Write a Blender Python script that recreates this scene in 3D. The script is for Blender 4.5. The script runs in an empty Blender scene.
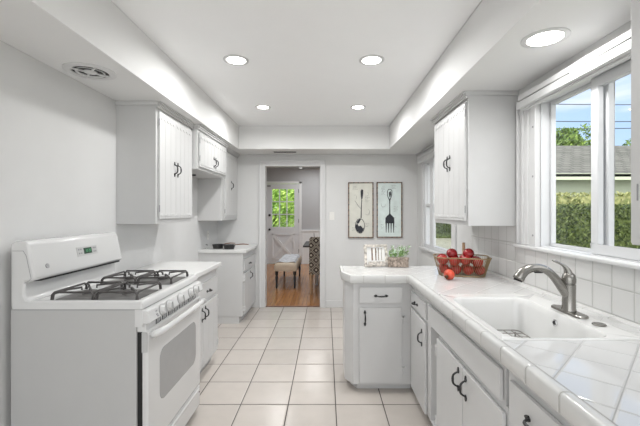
import bpy, bmesh, math, random
from mathutils import Vector, Matrix
random.seed(7)
PI = math.pi
C = bpy.context.scene.collection
SC = bpy.context.scene

# ------------------------------------------------------------------ camera, world, sun, exposure
cam_d = bpy.data.cameras.new('camera')
cam = bpy.data.objects.new('camera', cam_d); C.objects.link(cam)
cam.location = (0, 0, 1.4); cam.rotation_euler = (PI / 2, 0, 0)
cam_d.sensor_width = 36; cam_d.lens = 36 * 362 / 640
cam_d.shift_x = -6 / 640; cam_d.shift_y = -1.5 / 640
cam_d.clip_start = 0.02; cam_d.clip_end = 300
SC.camera = cam
SC.view_settings.view_transform = 'Standard'
SC.view_settings.look = 'None'
SC.view_settings.gamma = 1
SC.view_settings.use_curve_mapping = False
SC.view_settings.exposure = 0.36

LAMP_W = 8.8         # watts of each recessed lamp
SKY = 1.0
SUN = 1.7

world = bpy.data.worlds.new('sky'); SC.world = world; world.use_nodes = True
wn, wl = world.node_tree.nodes, world.node_tree.links
wn.clear()
wo = wn.new('ShaderNodeOutputWorld'); bg = wn.new('ShaderNodeBackground')
tc = wn.new('ShaderNodeTexCoord'); sep = wn.new('ShaderNodeSeparateXYZ')
ramp = wn.new('ShaderNodeValToRGB'); noi = wn.new('ShaderNodeTexNoise'); mp = wn.new('ShaderNodeMapping')
cr = wn.new('ShaderNodeValToRGB'); mix = wn.new('ShaderNodeMixRGB')
wl.new(tc.outputs['Generated'], sep.inputs[0]); wl.new(sep.outputs['Z'], ramp.inputs[0])
ramp.color_ramp.elements[0].position = 0.0; ramp.color_ramp.elements[0].color = (0.54, 0.72, 0.96, 1)
ramp.color_ramp.elements[1].position = 0.55; ramp.color_ramp.elements[1].color = (0.30, 0.52, 0.90, 1)
wl.new(tc.outputs['Generated'], mp.inputs[0]); mp.inputs['Scale'].default_value = (1.6, 1.6, 6.0)
wl.new(mp.outputs[0], noi.inputs['Vector']); noi.inputs['Scale'].default_value = 2.3; noi.inputs['Detail'].default_value = 6
cr.color_ramp.elements[0].position = 0.54; cr.color_ramp.elements[0].color = (0, 0, 0, 1)
cr.color_ramp.elements[1].position = 0.74; cr.color_ramp.elements[1].color = (0.9, 0.9, 0.9, 1)
wl.new(noi.outputs[0], cr.inputs[0]); wl.new(cr.outputs[0], mix.inputs[0])
wl.new(ramp.outputs[0], mix.inputs[1]); mix.inputs[2].default_value = (0.92, 0.94, 0.96, 1)
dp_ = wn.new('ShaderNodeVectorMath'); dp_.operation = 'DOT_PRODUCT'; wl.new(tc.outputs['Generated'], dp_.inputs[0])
dp_.inputs[1].default_value = Vector((-0.25, -0.80, 0.55)).normalized()          # glow added to the sky behind the camera, brightening the room
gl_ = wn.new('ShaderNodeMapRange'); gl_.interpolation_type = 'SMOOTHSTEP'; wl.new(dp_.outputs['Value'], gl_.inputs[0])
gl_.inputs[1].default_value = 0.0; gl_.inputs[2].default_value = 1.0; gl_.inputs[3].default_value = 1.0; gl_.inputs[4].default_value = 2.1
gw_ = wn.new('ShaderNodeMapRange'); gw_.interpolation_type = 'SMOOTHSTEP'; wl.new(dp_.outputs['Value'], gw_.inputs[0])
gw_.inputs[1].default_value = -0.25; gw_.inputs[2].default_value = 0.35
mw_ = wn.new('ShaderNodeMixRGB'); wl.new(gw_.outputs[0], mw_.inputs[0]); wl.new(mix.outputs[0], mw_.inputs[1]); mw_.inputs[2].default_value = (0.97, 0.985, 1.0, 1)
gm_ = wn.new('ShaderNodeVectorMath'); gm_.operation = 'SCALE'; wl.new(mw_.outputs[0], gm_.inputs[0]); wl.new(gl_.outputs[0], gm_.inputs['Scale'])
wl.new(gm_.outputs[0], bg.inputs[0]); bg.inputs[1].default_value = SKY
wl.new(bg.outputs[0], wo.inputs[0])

sd = bpy.data.lights.new('sun', 'SUN'); sd.energy = SUN; sd.angle = math.radians(1.0); sd.color = (1.0, 0.96, 0.88)
sun = bpy.data.objects.new('sun', sd); C.objects.link(sun)
sun.rotation_euler = Vector((0.30, 0.62, -0.90)).to_track_quat('-Z', 'Y').to_euler()

# ------------------------------------------------------------------ materials
def nm(name):
    m = bpy.data.materials.new(name); m.use_nodes = True
    return m, m.node_tree.nodes, m.node_tree.links, m.node_tree.nodes['Principled BSDF']

def mat(name, col, rough=0.5, metal=0.0, var=0.0, scale=8.0, bump=0.0, bscale=60.0, coat=0.0, spec=0.5):
    m, n, l, b = nm(name)
    b.inputs['Roughness'].default_value = rough; b.inputs['Metallic'].default_value = metal
    b.inputs['Coat Weight'].default_value = coat; b.inputs['Specular IOR Level'].default_value = spec
    t = n.new('ShaderNodeTexCoord'); x = n.new('ShaderNodeTexNoise'); x.inputs['Scale'].default_value = scale
    x.inputs['Detail'].default_value = 5
    l.new(t.outputs['Object'], x.inputs['Vector'])
    r = n.new('ShaderNodeValToRGB'); l.new(x.outputs[0], r.inputs[0])
    c = Vector(col)
    r.color_ramp.elements[0].position = 0.3; r.color_ramp.elements[0].color = (*(c * (1 - var)), 1)
    r.color_ramp.elements[1].position = 0.7; r.color_ramp.elements[1].color = (*[min(1, v * (1 + var)) for v in col], 1)
    l.new(r.outputs[0], b.inputs['Base Color'])
    if bump:
        y = n.new('ShaderNodeTexNoise'); y.inputs['Scale'].default_value = bscale; y.inputs['Detail'].default_value = 4
        l.new(t.outputs['Object'], y.inputs['Vector'])
        u = n.new('ShaderNodeBump'); u.inputs['Strength'].default_value = bump; u.inputs['Distance'].default_value = 0.01
        l.new(y.outputs[0], u.inputs['Height']); l.new(u.outputs[0], b.inputs['Normal'])
    return m

def tiles(name, col, grout, axes, pitch, off, width, rot=0.0, rough=0.2, var=0.03, coat=0.0, bump=0.3, vein=0.0):
    """square tiles from world-aligned coordinates; axes 'XY','YZ','Y' ..."""
    m, n, l, b = nm(name)
    g = n.new('ShaderNodeNewGeometry')
    mpn = n.new('ShaderNodeMapping'); mpn.inputs['Rotation'].default_value = (0, 0, rot)
    l.new(g.outputs['Position'], mpn.inputs[0])
    s = n.new('ShaderNodeSeparateXYZ'); l.new(mpn.outputs[0], s.inputs[0])
    def M(op, a, bb=None):
        q = n.new('ShaderNodeMath'); q.operation = op
        for i, v in enumerate((a, bb)):
            if v is None: continue
            if isinstance(v, (int, float)): q.inputs[i].default_value = v
            else: l.new(v, q.inputs[i])
        return q.outputs[0]
    masks, cells = [], []
    for k, ax in enumerate(axes):
        v = M('DIVIDE', M('SUBTRACT', s.outputs[ax], off[k]), pitch[k])
        fr = M('FRACT', v)
        cells.append(M('FLOOR', v))
        d = M('SUBTRACT', 0.5, M('ABSOLUTE', M('SUBTRACT', fr, 0.5)))      # distance to the joint, in tiles
        masks.append(M('MULTIPLY', d, pitch[k]))
    dist = masks[0]
    for q in masks[1:]: dist = M('MINIMUM', dist, q)
    mr = n.new('ShaderNodeMapRange'); l.new(dist, mr.inputs[0])
    mr.inputs[1].default_value = width * 0.35; mr.inputs[2].default_value = width * 0.65
    cmb = n.new('ShaderNodeCombineXYZ')
    for k, c_ in enumerate(cells): l.new(c_, cmb.inputs[k])
    wnz = n.new('ShaderNodeTexWhiteNoise'); l.new(cmb.outputs[0], wnz.inputs[0])
    no = n.new('ShaderNodeTexNoise'); no.inputs['Scale'].default_value = 9; no.inputs['Detail'].default_value = 7
    l.new(g.outputs['Position'], no.inputs['Vector'])
    sm = M('ADD', M('MULTIPLY', wnz.outputs['Value'], 0.45), M('MULTIPLY', no.outputs[0], 0.55))
    r = n.new('ShaderNodeValToRGB'); l.new(sm, r.inputs[0])
    r.color_ramp.elements[0].position = 0.2; r.color_ramp.elements[0].color = (*[v * (1 - var) for v in col], 1)
    r.color_ramp.elements[1].position = 0.8; r.color_ramp.elements[1].color = (*[min(1, v * (1 + var)) for v in col], 1)
    mx = n.new('ShaderNodeMixRGB'); l.new(mr.outputs[0], mx.inputs[0]); mx.inputs[1].default_value = (*grout, 1)
    l.new(r.outputs[0], mx.inputs[2]); l.new(mx.outputs[0], b.inputs['Base Color'])
    rr = n.new('ShaderNodeMapRange'); l.new(mr.outputs[0], rr.inputs[0]); rr.inputs[3].default_value = 0.8; rr.inputs[4].default_value = rough
    l.new(rr.outputs[0], b.inputs['Roughness'])
    b.inputs['Coat Weight'].default_value = coat
    bw = n.new('ShaderNodeMapRange'); l.new(dist, bw.inputs[0]); bw.inputs[1].default_value = width * 0.3; bw.inputs[2].default_value = width * 1.6
    bp = n.new('ShaderNodeBump'); bp.inputs['Strength'].default_value = bump; bp.inputs['Distance'].default_value = 0.003
    l.new(bw.outputs[0], bp.inputs['Height']); l.new(bp.outputs[0], b.inputs['Normal'])
    return m

def wood_floor():
    m, n, l, b = nm('oak_floor')
    g = n.new('ShaderNodeNewGeometry'); s = n.new('ShaderNodeMapping'); s.inputs['Scale'].default_value = (9, 0.9, 1)
    l.new(g.outputs['Position'], s.inputs[0])
    no = n.new('ShaderNodeTexNoise'); no.inputs['Scale'].default_value = 3; no.inputs['Detail'].default_value = 8; l.new(s.outputs[0], no.inputs['Vector'])
    br = n.new('ShaderNodeTexBrick'); br.inputs['Scale'].default_value = 1
    rt = n.new('ShaderNodeMapping'); rt.inputs['Rotation'].default_value = (0, 0, PI / 2); l.new(g.outputs['Position'], rt.inputs[0]); l.new(rt.outputs[0], br.inputs['Vector'])
    br.inputs['Brick Width'].default_value = 0.9; br.inputs['Row Height'].default_value = 0.06; br.inputs['Mortar Size'].default_value = 0.0012
    br.inputs['Color1'].default_value = (0.52, 0.25, 0.095, 1); br.inputs['Color2'].default_value = (0.40, 0.18, 0.065, 1); br.inputs['Mortar'].default_value = (0.09, 0.035, 0.015, 1)
    r = n.new('ShaderNodeValToRGB'); l.new(no.outputs[0], r.inputs[0])
    r.color_ramp.elements[0].color = (0.55, 0.55, 0.55, 1); r.color_ramp.elements[1].color = (1.25, 1.25, 1.25, 1)
    mx = n.new('ShaderNodeMixRGB'); mx.blend_type = 'MULTIPLY'; mx.inputs[0].default_value = 1
    l.new(br.outputs[0], mx.inputs[1]); l.new(r.outputs[0], mx.inputs[2]); l.new(mx.outputs[0], b.inputs['Base Color'])
    b.inputs['Roughness'].default_value = 0.22
    return m

def leafmat(name, c1, c2, scale=30):
    m, n, l, b = nm(name)
    g = n.new('ShaderNodeNewGeometry'); x = n.new('ShaderNodeTexNoise'); x.inputs['Scale'].default_value = scale
    l.new(g.outputs['Position'], x.inputs['Vector'])
    r = n.new('ShaderNodeValToRGB'); l.new(x.outputs[0], r.inputs[0])
    r.color_ramp.elements[0].position = 0.35; r.color_ramp.elements[0].color = (*c1, 1)
    r.color_ramp.elements[1].position = 0.65; r.color_ramp.elements[1].color = (*c2, 1)
    l.new(r.outputs[0], b.inputs['Base Color']); b.inputs['Roughness'].default_value = 0.6
    return m

def glass(name, tint=(1, 1, 1), boost=1.0):
    m, n, l, b = nm(name); n.remove(b)
    o = n['Material Output']; t = n.new('ShaderNodeBsdfTransparent'); t.inputs[0].default_value = (*tint, 1)
    gl = n.new('ShaderNodeBsdfGlossy'); gl.inputs['Roughness'].default_value = 0.02
    f = n.new('ShaderNodeLayerWeight'); pw = n.new('ShaderNodeMath'); pw.operation = 'POWER'; l.new(f.outputs['Facing'], pw.inputs[0]); pw.inputs[1].default_value = 6
    ma = n.new('ShaderNodeMath'); ma.operation = 'MULTIPLY_ADD'; l.new(pw.outputs[0], ma.inputs[0]); ma.inputs[1].default_value = 0.6; ma.inputs[2].default_value = 0.02
    mx = n.new('ShaderNodeMixShader'); l.new(ma.outputs[0], mx.inputs[0]); l.new(t.outputs[0], mx.inputs[1]); l.new(gl.outputs[0], mx.inputs[2])
    l.new(mx.outputs[0], o.inputs[0])
    return m

def emit(name, col, s):
    m, n, l, b = nm(name)
    b.inputs['Base Color'].default_value = (*col, 1); b.inputs['Emission Color'].default_value = (*col, 1); b.inputs['Emission Strength'].default_value = s
    return m

def roofmat():
    m, n, l, b = nm('grey_shingles')
    g = n.new('ShaderNodeNewGeometry'); br = n.new('ShaderNodeTexBrick'); mpn = n.new('ShaderNodeMapping'); l.new(g.outputs['Position'], mpn.inputs[0])
    mpn.inputs['Scale'].default_value = (1, 1, 1)
    l.new(mpn.outputs[0], br.inputs['Vector'])
    br.inputs['Scale'].default_value = 1; br.inputs['Brick Width'].default_value = 0.42; br.inputs['Row Height'].default_value = 0.3; br.inputs['Mortar Size'].default_value = 0.02
    br.inputs['Color1'].default_value = (0.20, 0.20, 0.18, 1); br.inputs['Color2'].default_value = (0.15, 0.152, 0.135, 1); br.inputs['Mortar'].default_value = (0.07, 0.07, 0.065, 1)
    l.new(br.outputs[0], b.inputs['Base Color']); b.inputs['Roughness'].default_value = 0.9; b.inputs['Specular IOR Level'].default_value = 0.05
    return m

M_ = dict(
    wall=mat('wall_paint', (0.66, 0.66, 0.655), 0.75, var=0.01, bump=0.05, bscale=180),
    soffit=mat('soffit_paint', (0.77, 0.77, 0.765), 0.6, var=0.005),
    ceil=mat('ceiling_paint', (0.93, 0.935, 0.94), 0.45, var=0.005),
    cab=mat('cabinet_paint', (0.60, 0.60, 0.598), 0.38, var=0.01),
    cabin=mat('cabinet_recess_paint', (0.60, 0.60, 0.598), 0.6, var=0.02),
    trim=mat('trim_paint', (0.645, 0.645, 0.645), 0.35, var=0.005),
    vinyl=mat('window_vinyl', (0.64, 0.65, 0.66), 0.35, var=0.005),
    floor=tiles('beige_floor_tile', (0.55, 0.505, 0.465), (0.08, 0.07, 0.062), 'XY', (0.344, 0.3466), (0.070, 2.627), 0.0075, rough=0.24, var=0.07, bump=0.4),
    ctop=tiles('white_counter_tile', (0.63, 0.63, 0.625), (0.40, 0.40, 0.39), 'XY', (0.155, 0.155), (0.03, 0.06), 0.004, rot=PI / 4, rough=0.06, var=0.03, bump=0.6),
    cedge=tiles('white_edge_tile', (0.63, 0.63, 0.62), (0.38, 0.37, 0.35), 'Y', (0.1655,), (0.979,), 0.004, rough=0.12, var=0.03, bump=0.6),
    cedgex=tiles('white_edge_tile_run', (0.63, 0.63, 0.62), (0.50, 0.49, 0.47), 'X', (0.1655,), (0.12,), 0.004, rough=0.12, var=0.03, bump=0.6),
    splash=tiles('white_wall_tile', (0.70, 0.70, 0.69), (0.47, 0.47, 0.45), 'YZ', (0.122, 0.128), (1.547, 0.925), 0.004, rough=0.10, var=0.02, bump=0.6),
    grout=mat('grey_grout', (0.36, 0.355, 0.34), 0.9),
    lam=mat('white_laminate', (0.72, 0.72, 0.71), 0.25, var=0.01),
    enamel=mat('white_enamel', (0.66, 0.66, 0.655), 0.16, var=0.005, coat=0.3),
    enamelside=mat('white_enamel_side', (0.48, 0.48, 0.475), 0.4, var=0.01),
    sink=mat('white_porcelain', (0.74, 0.74, 0.73), 0.10, var=0.004, coat=0.4),
    black=mat('black_iron', (0.012, 0.012, 0.013), 0.45, var=0.2, spec=0.6),
    dark=mat('black_gap', (0.01, 0.01, 0.01), 0.7),
    grate=mat('grey_cast_iron', (0.075, 0.07, 0.068), 0.5, metal=0.3, var=0.2, scale=30),
    bowl=mat('grey_burner_bowl', (0.20, 0.195, 0.19), 0.4, metal=0.4, var=0.15, scale=20),
    oven=mat('grey_oven_glass', (0.30, 0.305, 0.31), 0.07, var=0.03, coat=0.5),
    nickel=mat('brushed_nickel', (0.30, 0.29, 0.27), 0.26, metal=1.0, var=0.04),
    chrome=mat('chrome', (0.65, 0.65, 0.65), 0.15, metal=1.0),
    steelw=mat('grey_wire', (0.30, 0.29, 0.27), 0.35, metal=0.6),
    gold=mat('brass_wire', (0.30, 0.22, 0.12), 0.45, metal=0.6, var=0.2),
    red=mat('dark_red_skin', (0.28, 0.006, 0.010), 0.25, var=0.4, scale=9, coat=0.3),
    red3=mat('orange_skin', (0.60, 0.075, 0.035), 0.3, var=0.35, scale=14, coat=0.2),
    red2=mat('orange_red_skin', (0.36, 0.014, 0.012), 0.3, var=0.35, scale=14, coat=0.2),
    woodl=mat('pale_wood', (0.50, 0.33, 0.20), 0.5, var=0.15, scale=20),
    woodb=mat('brown_wood', (0.16, 0.07, 0.035), 0.5, var=0.3, scale=25),
    rust=mat('distressed_whitewash', (0.60, 0.56, 0.51), 0.8, var=0.55, scale=45),
    rustd=mat('distressed_brown', (0.22, 0.15, 0.11), 0.8, var=0.7, scale=50),
    rustm=mat('distressed_grey_wood', (0.36, 0.30, 0.25), 0.8, var=0.6, scale=50),
    canvas=mat('cream_print', (0.66, 0.655, 0.59), 0.7, var=0.07, scale=9),
    canvas2=mat('pale_blue_print', (0.66, 0.74, 0.72), 0.7, var=0.10, scale=9),
    ink=mat('black_ink', (0.018, 0.02, 0.028), 0.6, var=0.4, scale=60),
    inkg=mat('grey_ink', (0.10, 0.10, 0.10), 0.7, var=0.3, scale=60),
    paper=mat('white_paper', (0.80, 0.80, 0.79), 0.7, var=0.03),
    leaf=leafmat('plant_leaf', (0.10, 0.25, 0.05), (0.42, 0.60, 0.25), 60),
    petal=mat('pale_petal', (0.66, 0.78, 0.66), 0.6, var=0.1),
    hedge=leafmat('hedge_leaf', (0.025, 0.05, 0.010), (0.15, 0.20, 0.05), 14),
    bush=leafmat('sunny_leaf', (0.16, 0.20, 0.05), (0.46, 0.46, 0.20), 9),
    tree=leafmat('tree_leaf', (0.06, 0.13, 0.02), (0.24, 0.36, 0.06), 3),
    lime=leafmat('lime_leaf', (0.14, 0.30, 0.03), (0.58, 0.80, 0.18), 4),
    bark=mat('bark', (0.12, 0.08, 0.05), 0.9, var=0.3, scale=12),
    grass=mat('lawn', (0.26, 0.27, 0.17), 0.9, var=0.3, scale=2.2),
    gravel=mat('outdoor_ground', (0.33, 0.33, 0.26), 0.9, var=0.25, scale=3),
    green=mat('pale_green_siding', (0.42, 0.47, 0.36), 0.8, var=0.03),
    greenl=mat('pale_green_fascia', (0.55, 0.62, 0.46), 0.8, var=0.02),
    roof=roofmat(),
    woodfloor=wood_floor(),
    grey=mat('grey_wall_paint', (0.47, 0.475, 0.49), 0.8, var=0.01),
    whited=mat('white_door_paint', (0.72, 0.73, 0.75), 0.45, var=0.01),
    doort=mat('white_door_trim', (0.78, 0.79, 0.80), 0.45, var=0.01),
    linen=mat('beige_linen', (0.66, 0.55, 0.43), 0.9, var=0.08, scale=70, bump=0.2, bscale=300),
    throw=mat('blue_white_throw', (0.60, 0.62, 0.66), 0.95, var=0.22, scale=16, bump=0.4, bscale=60),
    glass=glass('window_glass'), glassw=glass('clear_glass'),
    lamp=emit('lamp_lens', (1.0, 0.97, 0.92), 9),
    lcd=emit('green_display', (0.012, 0.045, 0.022), 0.05),
    cable=mat('cable_black', (0.03, 0.03, 0.035), 0.8),
    cream=mat('cream_plastic', (0.78, 0.77, 0.74), 0.4),
    greyp2=mat('pale_grey_grip_and_shade', (0.40, 0.40, 0.395), 0.5),
    greyp=mat('grey_print', (0.30, 0.30, 0.31), 0.6),
)

def ikat():
    m, n, l, b = nm('brown_diamond_fabric')
    t = n.new('ShaderNodeNewGeometry'); s = n.new('ShaderNodeMapping'); s.inputs['Rotation'].default_value = (0, PI / 4, 0); s.inputs['Scale'].default_value = (8.5, 8.5, 8.5)
    l.new(t.outputs['Position'], s.inputs[0])
    sp = n.new('ShaderNodeSeparateXYZ'); l.new(s.outputs[0], sp.inputs[0])
    def M(op, a, bb=None):
        q = n.new('ShaderNodeMath'); q.operation = op
        for i, v in enumerate((a, bb)):
            if v is None: continue
            if isinstance(v, (int, float)): q.inputs[i].default_value = v
            else: l.new(v, q.inputs[i])
        return q.outputs[0]
    dx = M('ABSOLUTE', M('SUBTRACT', M('FRACT', sp.outputs[0]), 0.5)); dz = M('ABSOLUTE', M('SUBTRACT', M('FRACT', sp.outputs[2]), 0.5))
    d = M('MAXIMUM', dx, dz)
    r = n.new('ShaderNodeValToRGB'); r.color_ramp.interpolation = 'CONSTANT'; l.new(d, r.inputs[0])
    e = r.color_ramp.elements
    e[0].position = 0; e[0].color = (0.62, 0.56, 0.46, 1)
    e[1].position = 0.13; e[1].color = (0.05, 0.035, 0.028, 1)
    e2 = e.new(0.36); e2.color = (0.62, 0.56, 0.46, 1)
    e3 = e.new(0.44); e3.color = (0.05, 0.035, 0.028, 1)
    l.new(r.outputs[0], b.inputs['Base Color']); b.inputs['Roughness'].default_value = 0.9
    return m
M_['ikat'] = ikat()

# ------------------------------------------------------------------ mesh helpers
class MB:
    def __init__(s): s.bm = bmesh.new()
    def box(s, x0, x1, y0, y1, z0, z1, rot=None):
        x0, x1 = sorted((x0, x1)); y0, y1 = sorted((y0, y1)); z0, z1 = sorted((z0, z1))
        v = [s.bm.verts.new(p) for p in ((x0, y0, z0), (x1, y0, z0), (x1, y1, z0), (x0, y1, z0), (x0, y0, z1), (x1, y0, z1), (x1, y1, z1), (x0, y1, z1))]
        for f in ((3, 2, 1, 0), (4, 5, 6, 7), (0, 1, 5, 4), (1, 2, 6, 5), (2, 3, 7, 6), (3, 0, 4, 7)): s.bm.faces.new([v[i] for i in f])
        return s
    def prism(s, pts, a, b, axis='z'):
        """pts 2D; axis z: (x,y), axis y: (x,z), axis x: (y,z)"""
        def P(p, t): return {'z': (p[0], p[1], t), 'y': (p[0], t, p[1]), 'x': (t, p[0], p[1])}[axis]
        A = [s.bm.verts.new(P(p, a)) for p in pts]; B = [s.bm.verts.new(P(p, b)) for p in pts]
        n = len(pts)
        s.bm.faces.new(A[::-1]); s.bm.faces.new(B)
        for i in range(n): s.bm.faces.new((A[i], A[(i + 1) % n], B[(i + 1) % n], B[i]))
        return s
    def tube(s, pts, r, seg=8, closed=False, flat=1.0):
        pts = [Vector(p) for p in pts]; n = len(pts)
        rs = r if isinstance(r, (list, tuple)) else [r] * n
        rings = []; prev = None
        for i, p in enumerate(pts):
            if closed: t = (pts[(i + 1) % n] - pts[i - 1])
            else: t = pts[min(i + 1, n - 1)] - pts[max(i - 1, 0)]
            t.normalize()
            if prev is None:
                up = Vector((0, 0, 1)) if abs(t.z) < 0.9 else Vector((1, 0, 0))
                a = t.cross(up).normalized()
            else:
                a = prev - t * prev.dot(t)
                if a.length < 1e-5: a = t.orthogonal()
                a.normalize()
            prev = a; b = t.cross(a)
            rings.append([s.bm.verts.new(p + (a * math.cos(2 * PI * k / seg) + b * math.sin(2 * PI * k / seg) * flat) * rs[i]) for k in range(seg)])
        m = n if closed else n - 1
        for i in range(m):
            R0, R1 = rings[i], rings[(i + 1) % n]
            for k in range(seg): s.bm.faces.new((R0[k], R0[(k + 1) % seg], R1[(k + 1) % seg], R1[k]))
        if not closed:
            s.bm.faces.new(rings[0][::-1]); s.bm.faces.new(rings[-1])
        return s
    def cyl(s, a, b, r, r2=None, seg=20): return s.tube([a, b], [r, r if r2 is None else r2], seg)
    def lathe(s, prof, c=(0, 0, 0), axis='z', seg=28, closed=False):
        """prof: (r, h) list"""
        c = Vector(c); rings = []
        for (r, h) in prof:
            ring = []
            for k in range(seg):
                a = 2 * PI * k / seg; u, v = r * math.cos(a), r * math.sin(a)
                p = {'z': (u, v, h), 'x': (h, u, v), 'y': (v, h, u)}[axis]
                ring.append(s.bm.verts.new(c + Vector(p)))
            rings.append(ring)
        for i in range(len(rings) - 1):
            for k in range(seg): s.bm.faces.new((rings[i][k], rings[i][(k + 1) % seg], rings[i + 1][(k + 1) % seg], rings[i + 1][k]))
        if closed:
            for k in range(seg): s.bm.faces.new((rings[-1][k], rings[-1][(k + 1) % seg], rings[0][(k + 1) % seg], rings[0][k]))
        else:
            if prof[0][0] > 1e-4: s.bm.faces.new(rings[0][::-1])
            if prof[-1][0] > 1e-4: s.bm.faces.new(rings[-1])
        return s
    def loops(s, loops, cap0=False, cap1=True):
        L = [[s.bm.verts.new(p) for p in lp] for lp in loops]; n = len(L[0])
        for a, b in zip(L, L[1:]):
            for k in range(n): s.bm.faces.new((a[k], a[(k + 1) % n], b[(k + 1) % n], b[k]))
        if cap0: s.bm.faces.new(L[0][::-1])
        if cap1: s.bm.faces.new(L[-1])
        return s
    def build(s, name, m, parent=None, bevel=0, smooth=False, label=None, loc=None, subsurf=0):
        bmesh.ops.remove_doubles(s.bm, verts=s.bm.verts, dist=1e-6)
        bmesh.ops.recalc_face_normals(s.bm, faces=s.bm.faces)
        off = Vector((0, 0, 0)); p = parent
        while p is not None: off += p.location; p = p.parent
        if loc is not None: off = Vector(loc)
        for v in s.bm.verts: v.co -= off
        me = bpy.data.meshes.new(name); s.bm.to_mesh(me); s.bm.free()
        me.materials.append(m)
        o = bpy.data.objects.new(name, me); C.objects.link(o)
        if parent is not None: o.parent = parent
        elif loc is not None: o.location = loc
        if smooth:
            for f in me.polygons: f.use_smooth = True
            if smooth != 'all':
                try: me.set_sharp_from_angle(angle=math.radians(40))
                except Exception: pass
        if bevel:
            b = o.modifiers.new('bevel', 'BEVEL'); b.width = bevel; b.segments = 2; b.limit_method = 'ANGLE'; b.angle_limit = math.radians(40)
        if subsurf:
            b = o.modifiers.new('sub', 'SUBSURF'); b.levels = b.render_levels = subsurf
        if label: o['label'] = label
        return o

def tag(o, label=None, cat=None, group=None, kind=None):
    if label: o['label'] = label
    if cat: o['category'] = cat
    if group: o['group'] = group
    if kind: o['kind'] = kind
    return o
def thing(name, loc, label, cat, group=None):
    o = bpy.data.objects.new(name, None); o.empty_display_size = 0.05; C.objects.link(o); o.location = loc
    return tag(o, label, cat, group)
def struct(o, label=None):
    o['kind'] = 'structure'
    if label: o['label'] = label
    return o
def sempty(name, loc, label=None):
    o = bpy.data.objects.new(name, None); C.objects.link(o); o.location = loc
    return struct(o, label)
def copy_tree(o, parent=None):
    c = o.copy(); C.objects.link(c); c.parent = parent
    for ch in list(o.children): copy_tree(ch, c)
    return c
def bx(name, m, parent, *a, bevel=0, **k): return MB().box(*a).build(name, m, parent, bevel=bevel, **k)

def rrect(x0, x1, y0, y1, r, z, n=6):
    pts = []
    for (cx, cy, a0) in ((x1 - r, y1 - r, 0), (x0 + r, y1 - r, PI / 2), (x0 + r, y0 + r, PI), (x1 - r, y0 + r, 1.5 * PI)):
        for k in range(n + 1):
            a = a0 + PI / 2 * k / n; pts.append((cx + r * math.cos(a), cy + r * math.sin(a), z))
    return pts
def bez(p0, p1, p2, p3, n=10):
    p0, p1, p2, p3 = map(Vector, (p0, p1, p2, p3)); out = []
    for i in range(n + 1):
        t = i / n; out.append(p0 * (1 - t) ** 3 + p1 * 3 * t * (1 - t) ** 2 + p2 * 3 * t * t * (1 - t) + p3 * t ** 3)
    return out

# ------------------------------------------------------------------ key numbers (metres; x right, y into the room, z up)
XL, XR, YF = -1.589, 1.333, 5.29
ZS, ZC = 2.234, 2.546          # soffit underside, upper ceiling
YN = -1.2                      # the room runs on behind the camera, end left open for sky light

# ------------------------------------------------------------------ room shell
struct(bx('floor', M_['floor'], None, XL - 0.12, XR + 0.15, YN, YF + 0.02, -0.08, 0.0), 'beige square tile kitchen floor')
b = MB(); b.box(XL - 0.12, XR + 0.15, YN, YF + 0.12, ZC, ZC + 0.1); struct(b.build('ceiling', M_['ceil']), 'white raised kitchen ceiling')
struct(bx('wall_left', M_['wall'], None, XL - 0.12, XL, YN, YF + 0.12, 0, ZC), 'white left kitchen wall')
# soffit: tray around the raised ceiling
b = MB(); b.box(XL, -1.166, YN, YF, ZS, ZC).box(-1.166, 0.845, 4.83, YF, ZS, ZC).box(0.845, XR, YN, YF, ZS, ZC)
struct(b.build('ceiling_soffit', M_['soffit'], bevel=0.004), 'dropped soffit around the raised ceiling')
# far wall with doorway
DX0, DX1, DZ = -0.885, -0.088, 2.062
b = MB(); b.box(XL, DX0 - 0.012, YF, YF + 0.12, 0, ZC).box(DX1 + 0.012, XR, YF, YF + 0.12, 0, ZC).box(DX0 - 0.012, DX1 + 0.012, YF, YF + 0.12, DZ + 0.012, ZC)
struct(b.build('wall_far', M_['wall']), 'white far kitchen wall with open doorway')
# right wall with two window openings
W1 = (0.62, 2.33, 1.178, 2.085); W2 = (3.80, 4.90, 0.93, 2.06)
b = MB(); X0, X1 = XR, XR + 0.13
for (ya, yb) in ((YN, W1[0]), (W1[1], W2[0]), (W2[1], YF + 0.12)): b.box(X0, X1, ya, yb, 0, ZC)
for w in (W1, W2): b.box(X0, X1, w[0], w[1], 0, w[2]).box(X0, X1, w[0], w[1], w[3], ZC)
struct(b.build('wall_right', M_['wall']), 'white right kitchen wall')
# doorway casing, baseboards
b = MB(); b.box(-0.973, DX0, YF - 0.018, YF, 0, DZ).box(DX1, -0.012, YF - 0.018, YF, 0, DZ).box(-0.973, -0.012, YF - 0.018, YF, DZ, 2.147)
b.box(-0.978, -0.955, YF - 0.026, YF - 0.0, 0, 2.15).box(-0.03, -0.007, YF - 0.026, YF, 0, 2.15).box(-0.978, -0.007, YF - 0.026, YF, 2.13, 2.152)
b.box(DX0 - 0.012, DX0, YF, YF + 0.12, 0, DZ).box(DX1, DX1 + 0.012, YF, YF + 0.12, 0, DZ).box(DX0 - 0.012, DX1 + 0.012, YF, YF + 0.12, DZ, DZ + 0.012)
struct(b.build('trim_1', M_['trim'], bevel=0.003), 'white casing around the doorway')
struct(bx('baseboard_far', M_['trim'], None, -0.005, XR, YF - 0.016, YF, 0, 0.10, bevel=0.004), 'white baseboard right of the doorway')
struct(bx('baseboard_left', M_['trim'], None, XL, XL + 0.016, 3.47, 4.49, 0, 0.10, bevel=0.004), 'white baseboard on the left wall')
struct(bx('baseboard_right', M_['trim'], None, XR - 0.016, XR, 3.28, YF - 0.02, 0, 0.10, bevel=0.004), 'white baseboard under the far window')
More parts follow.
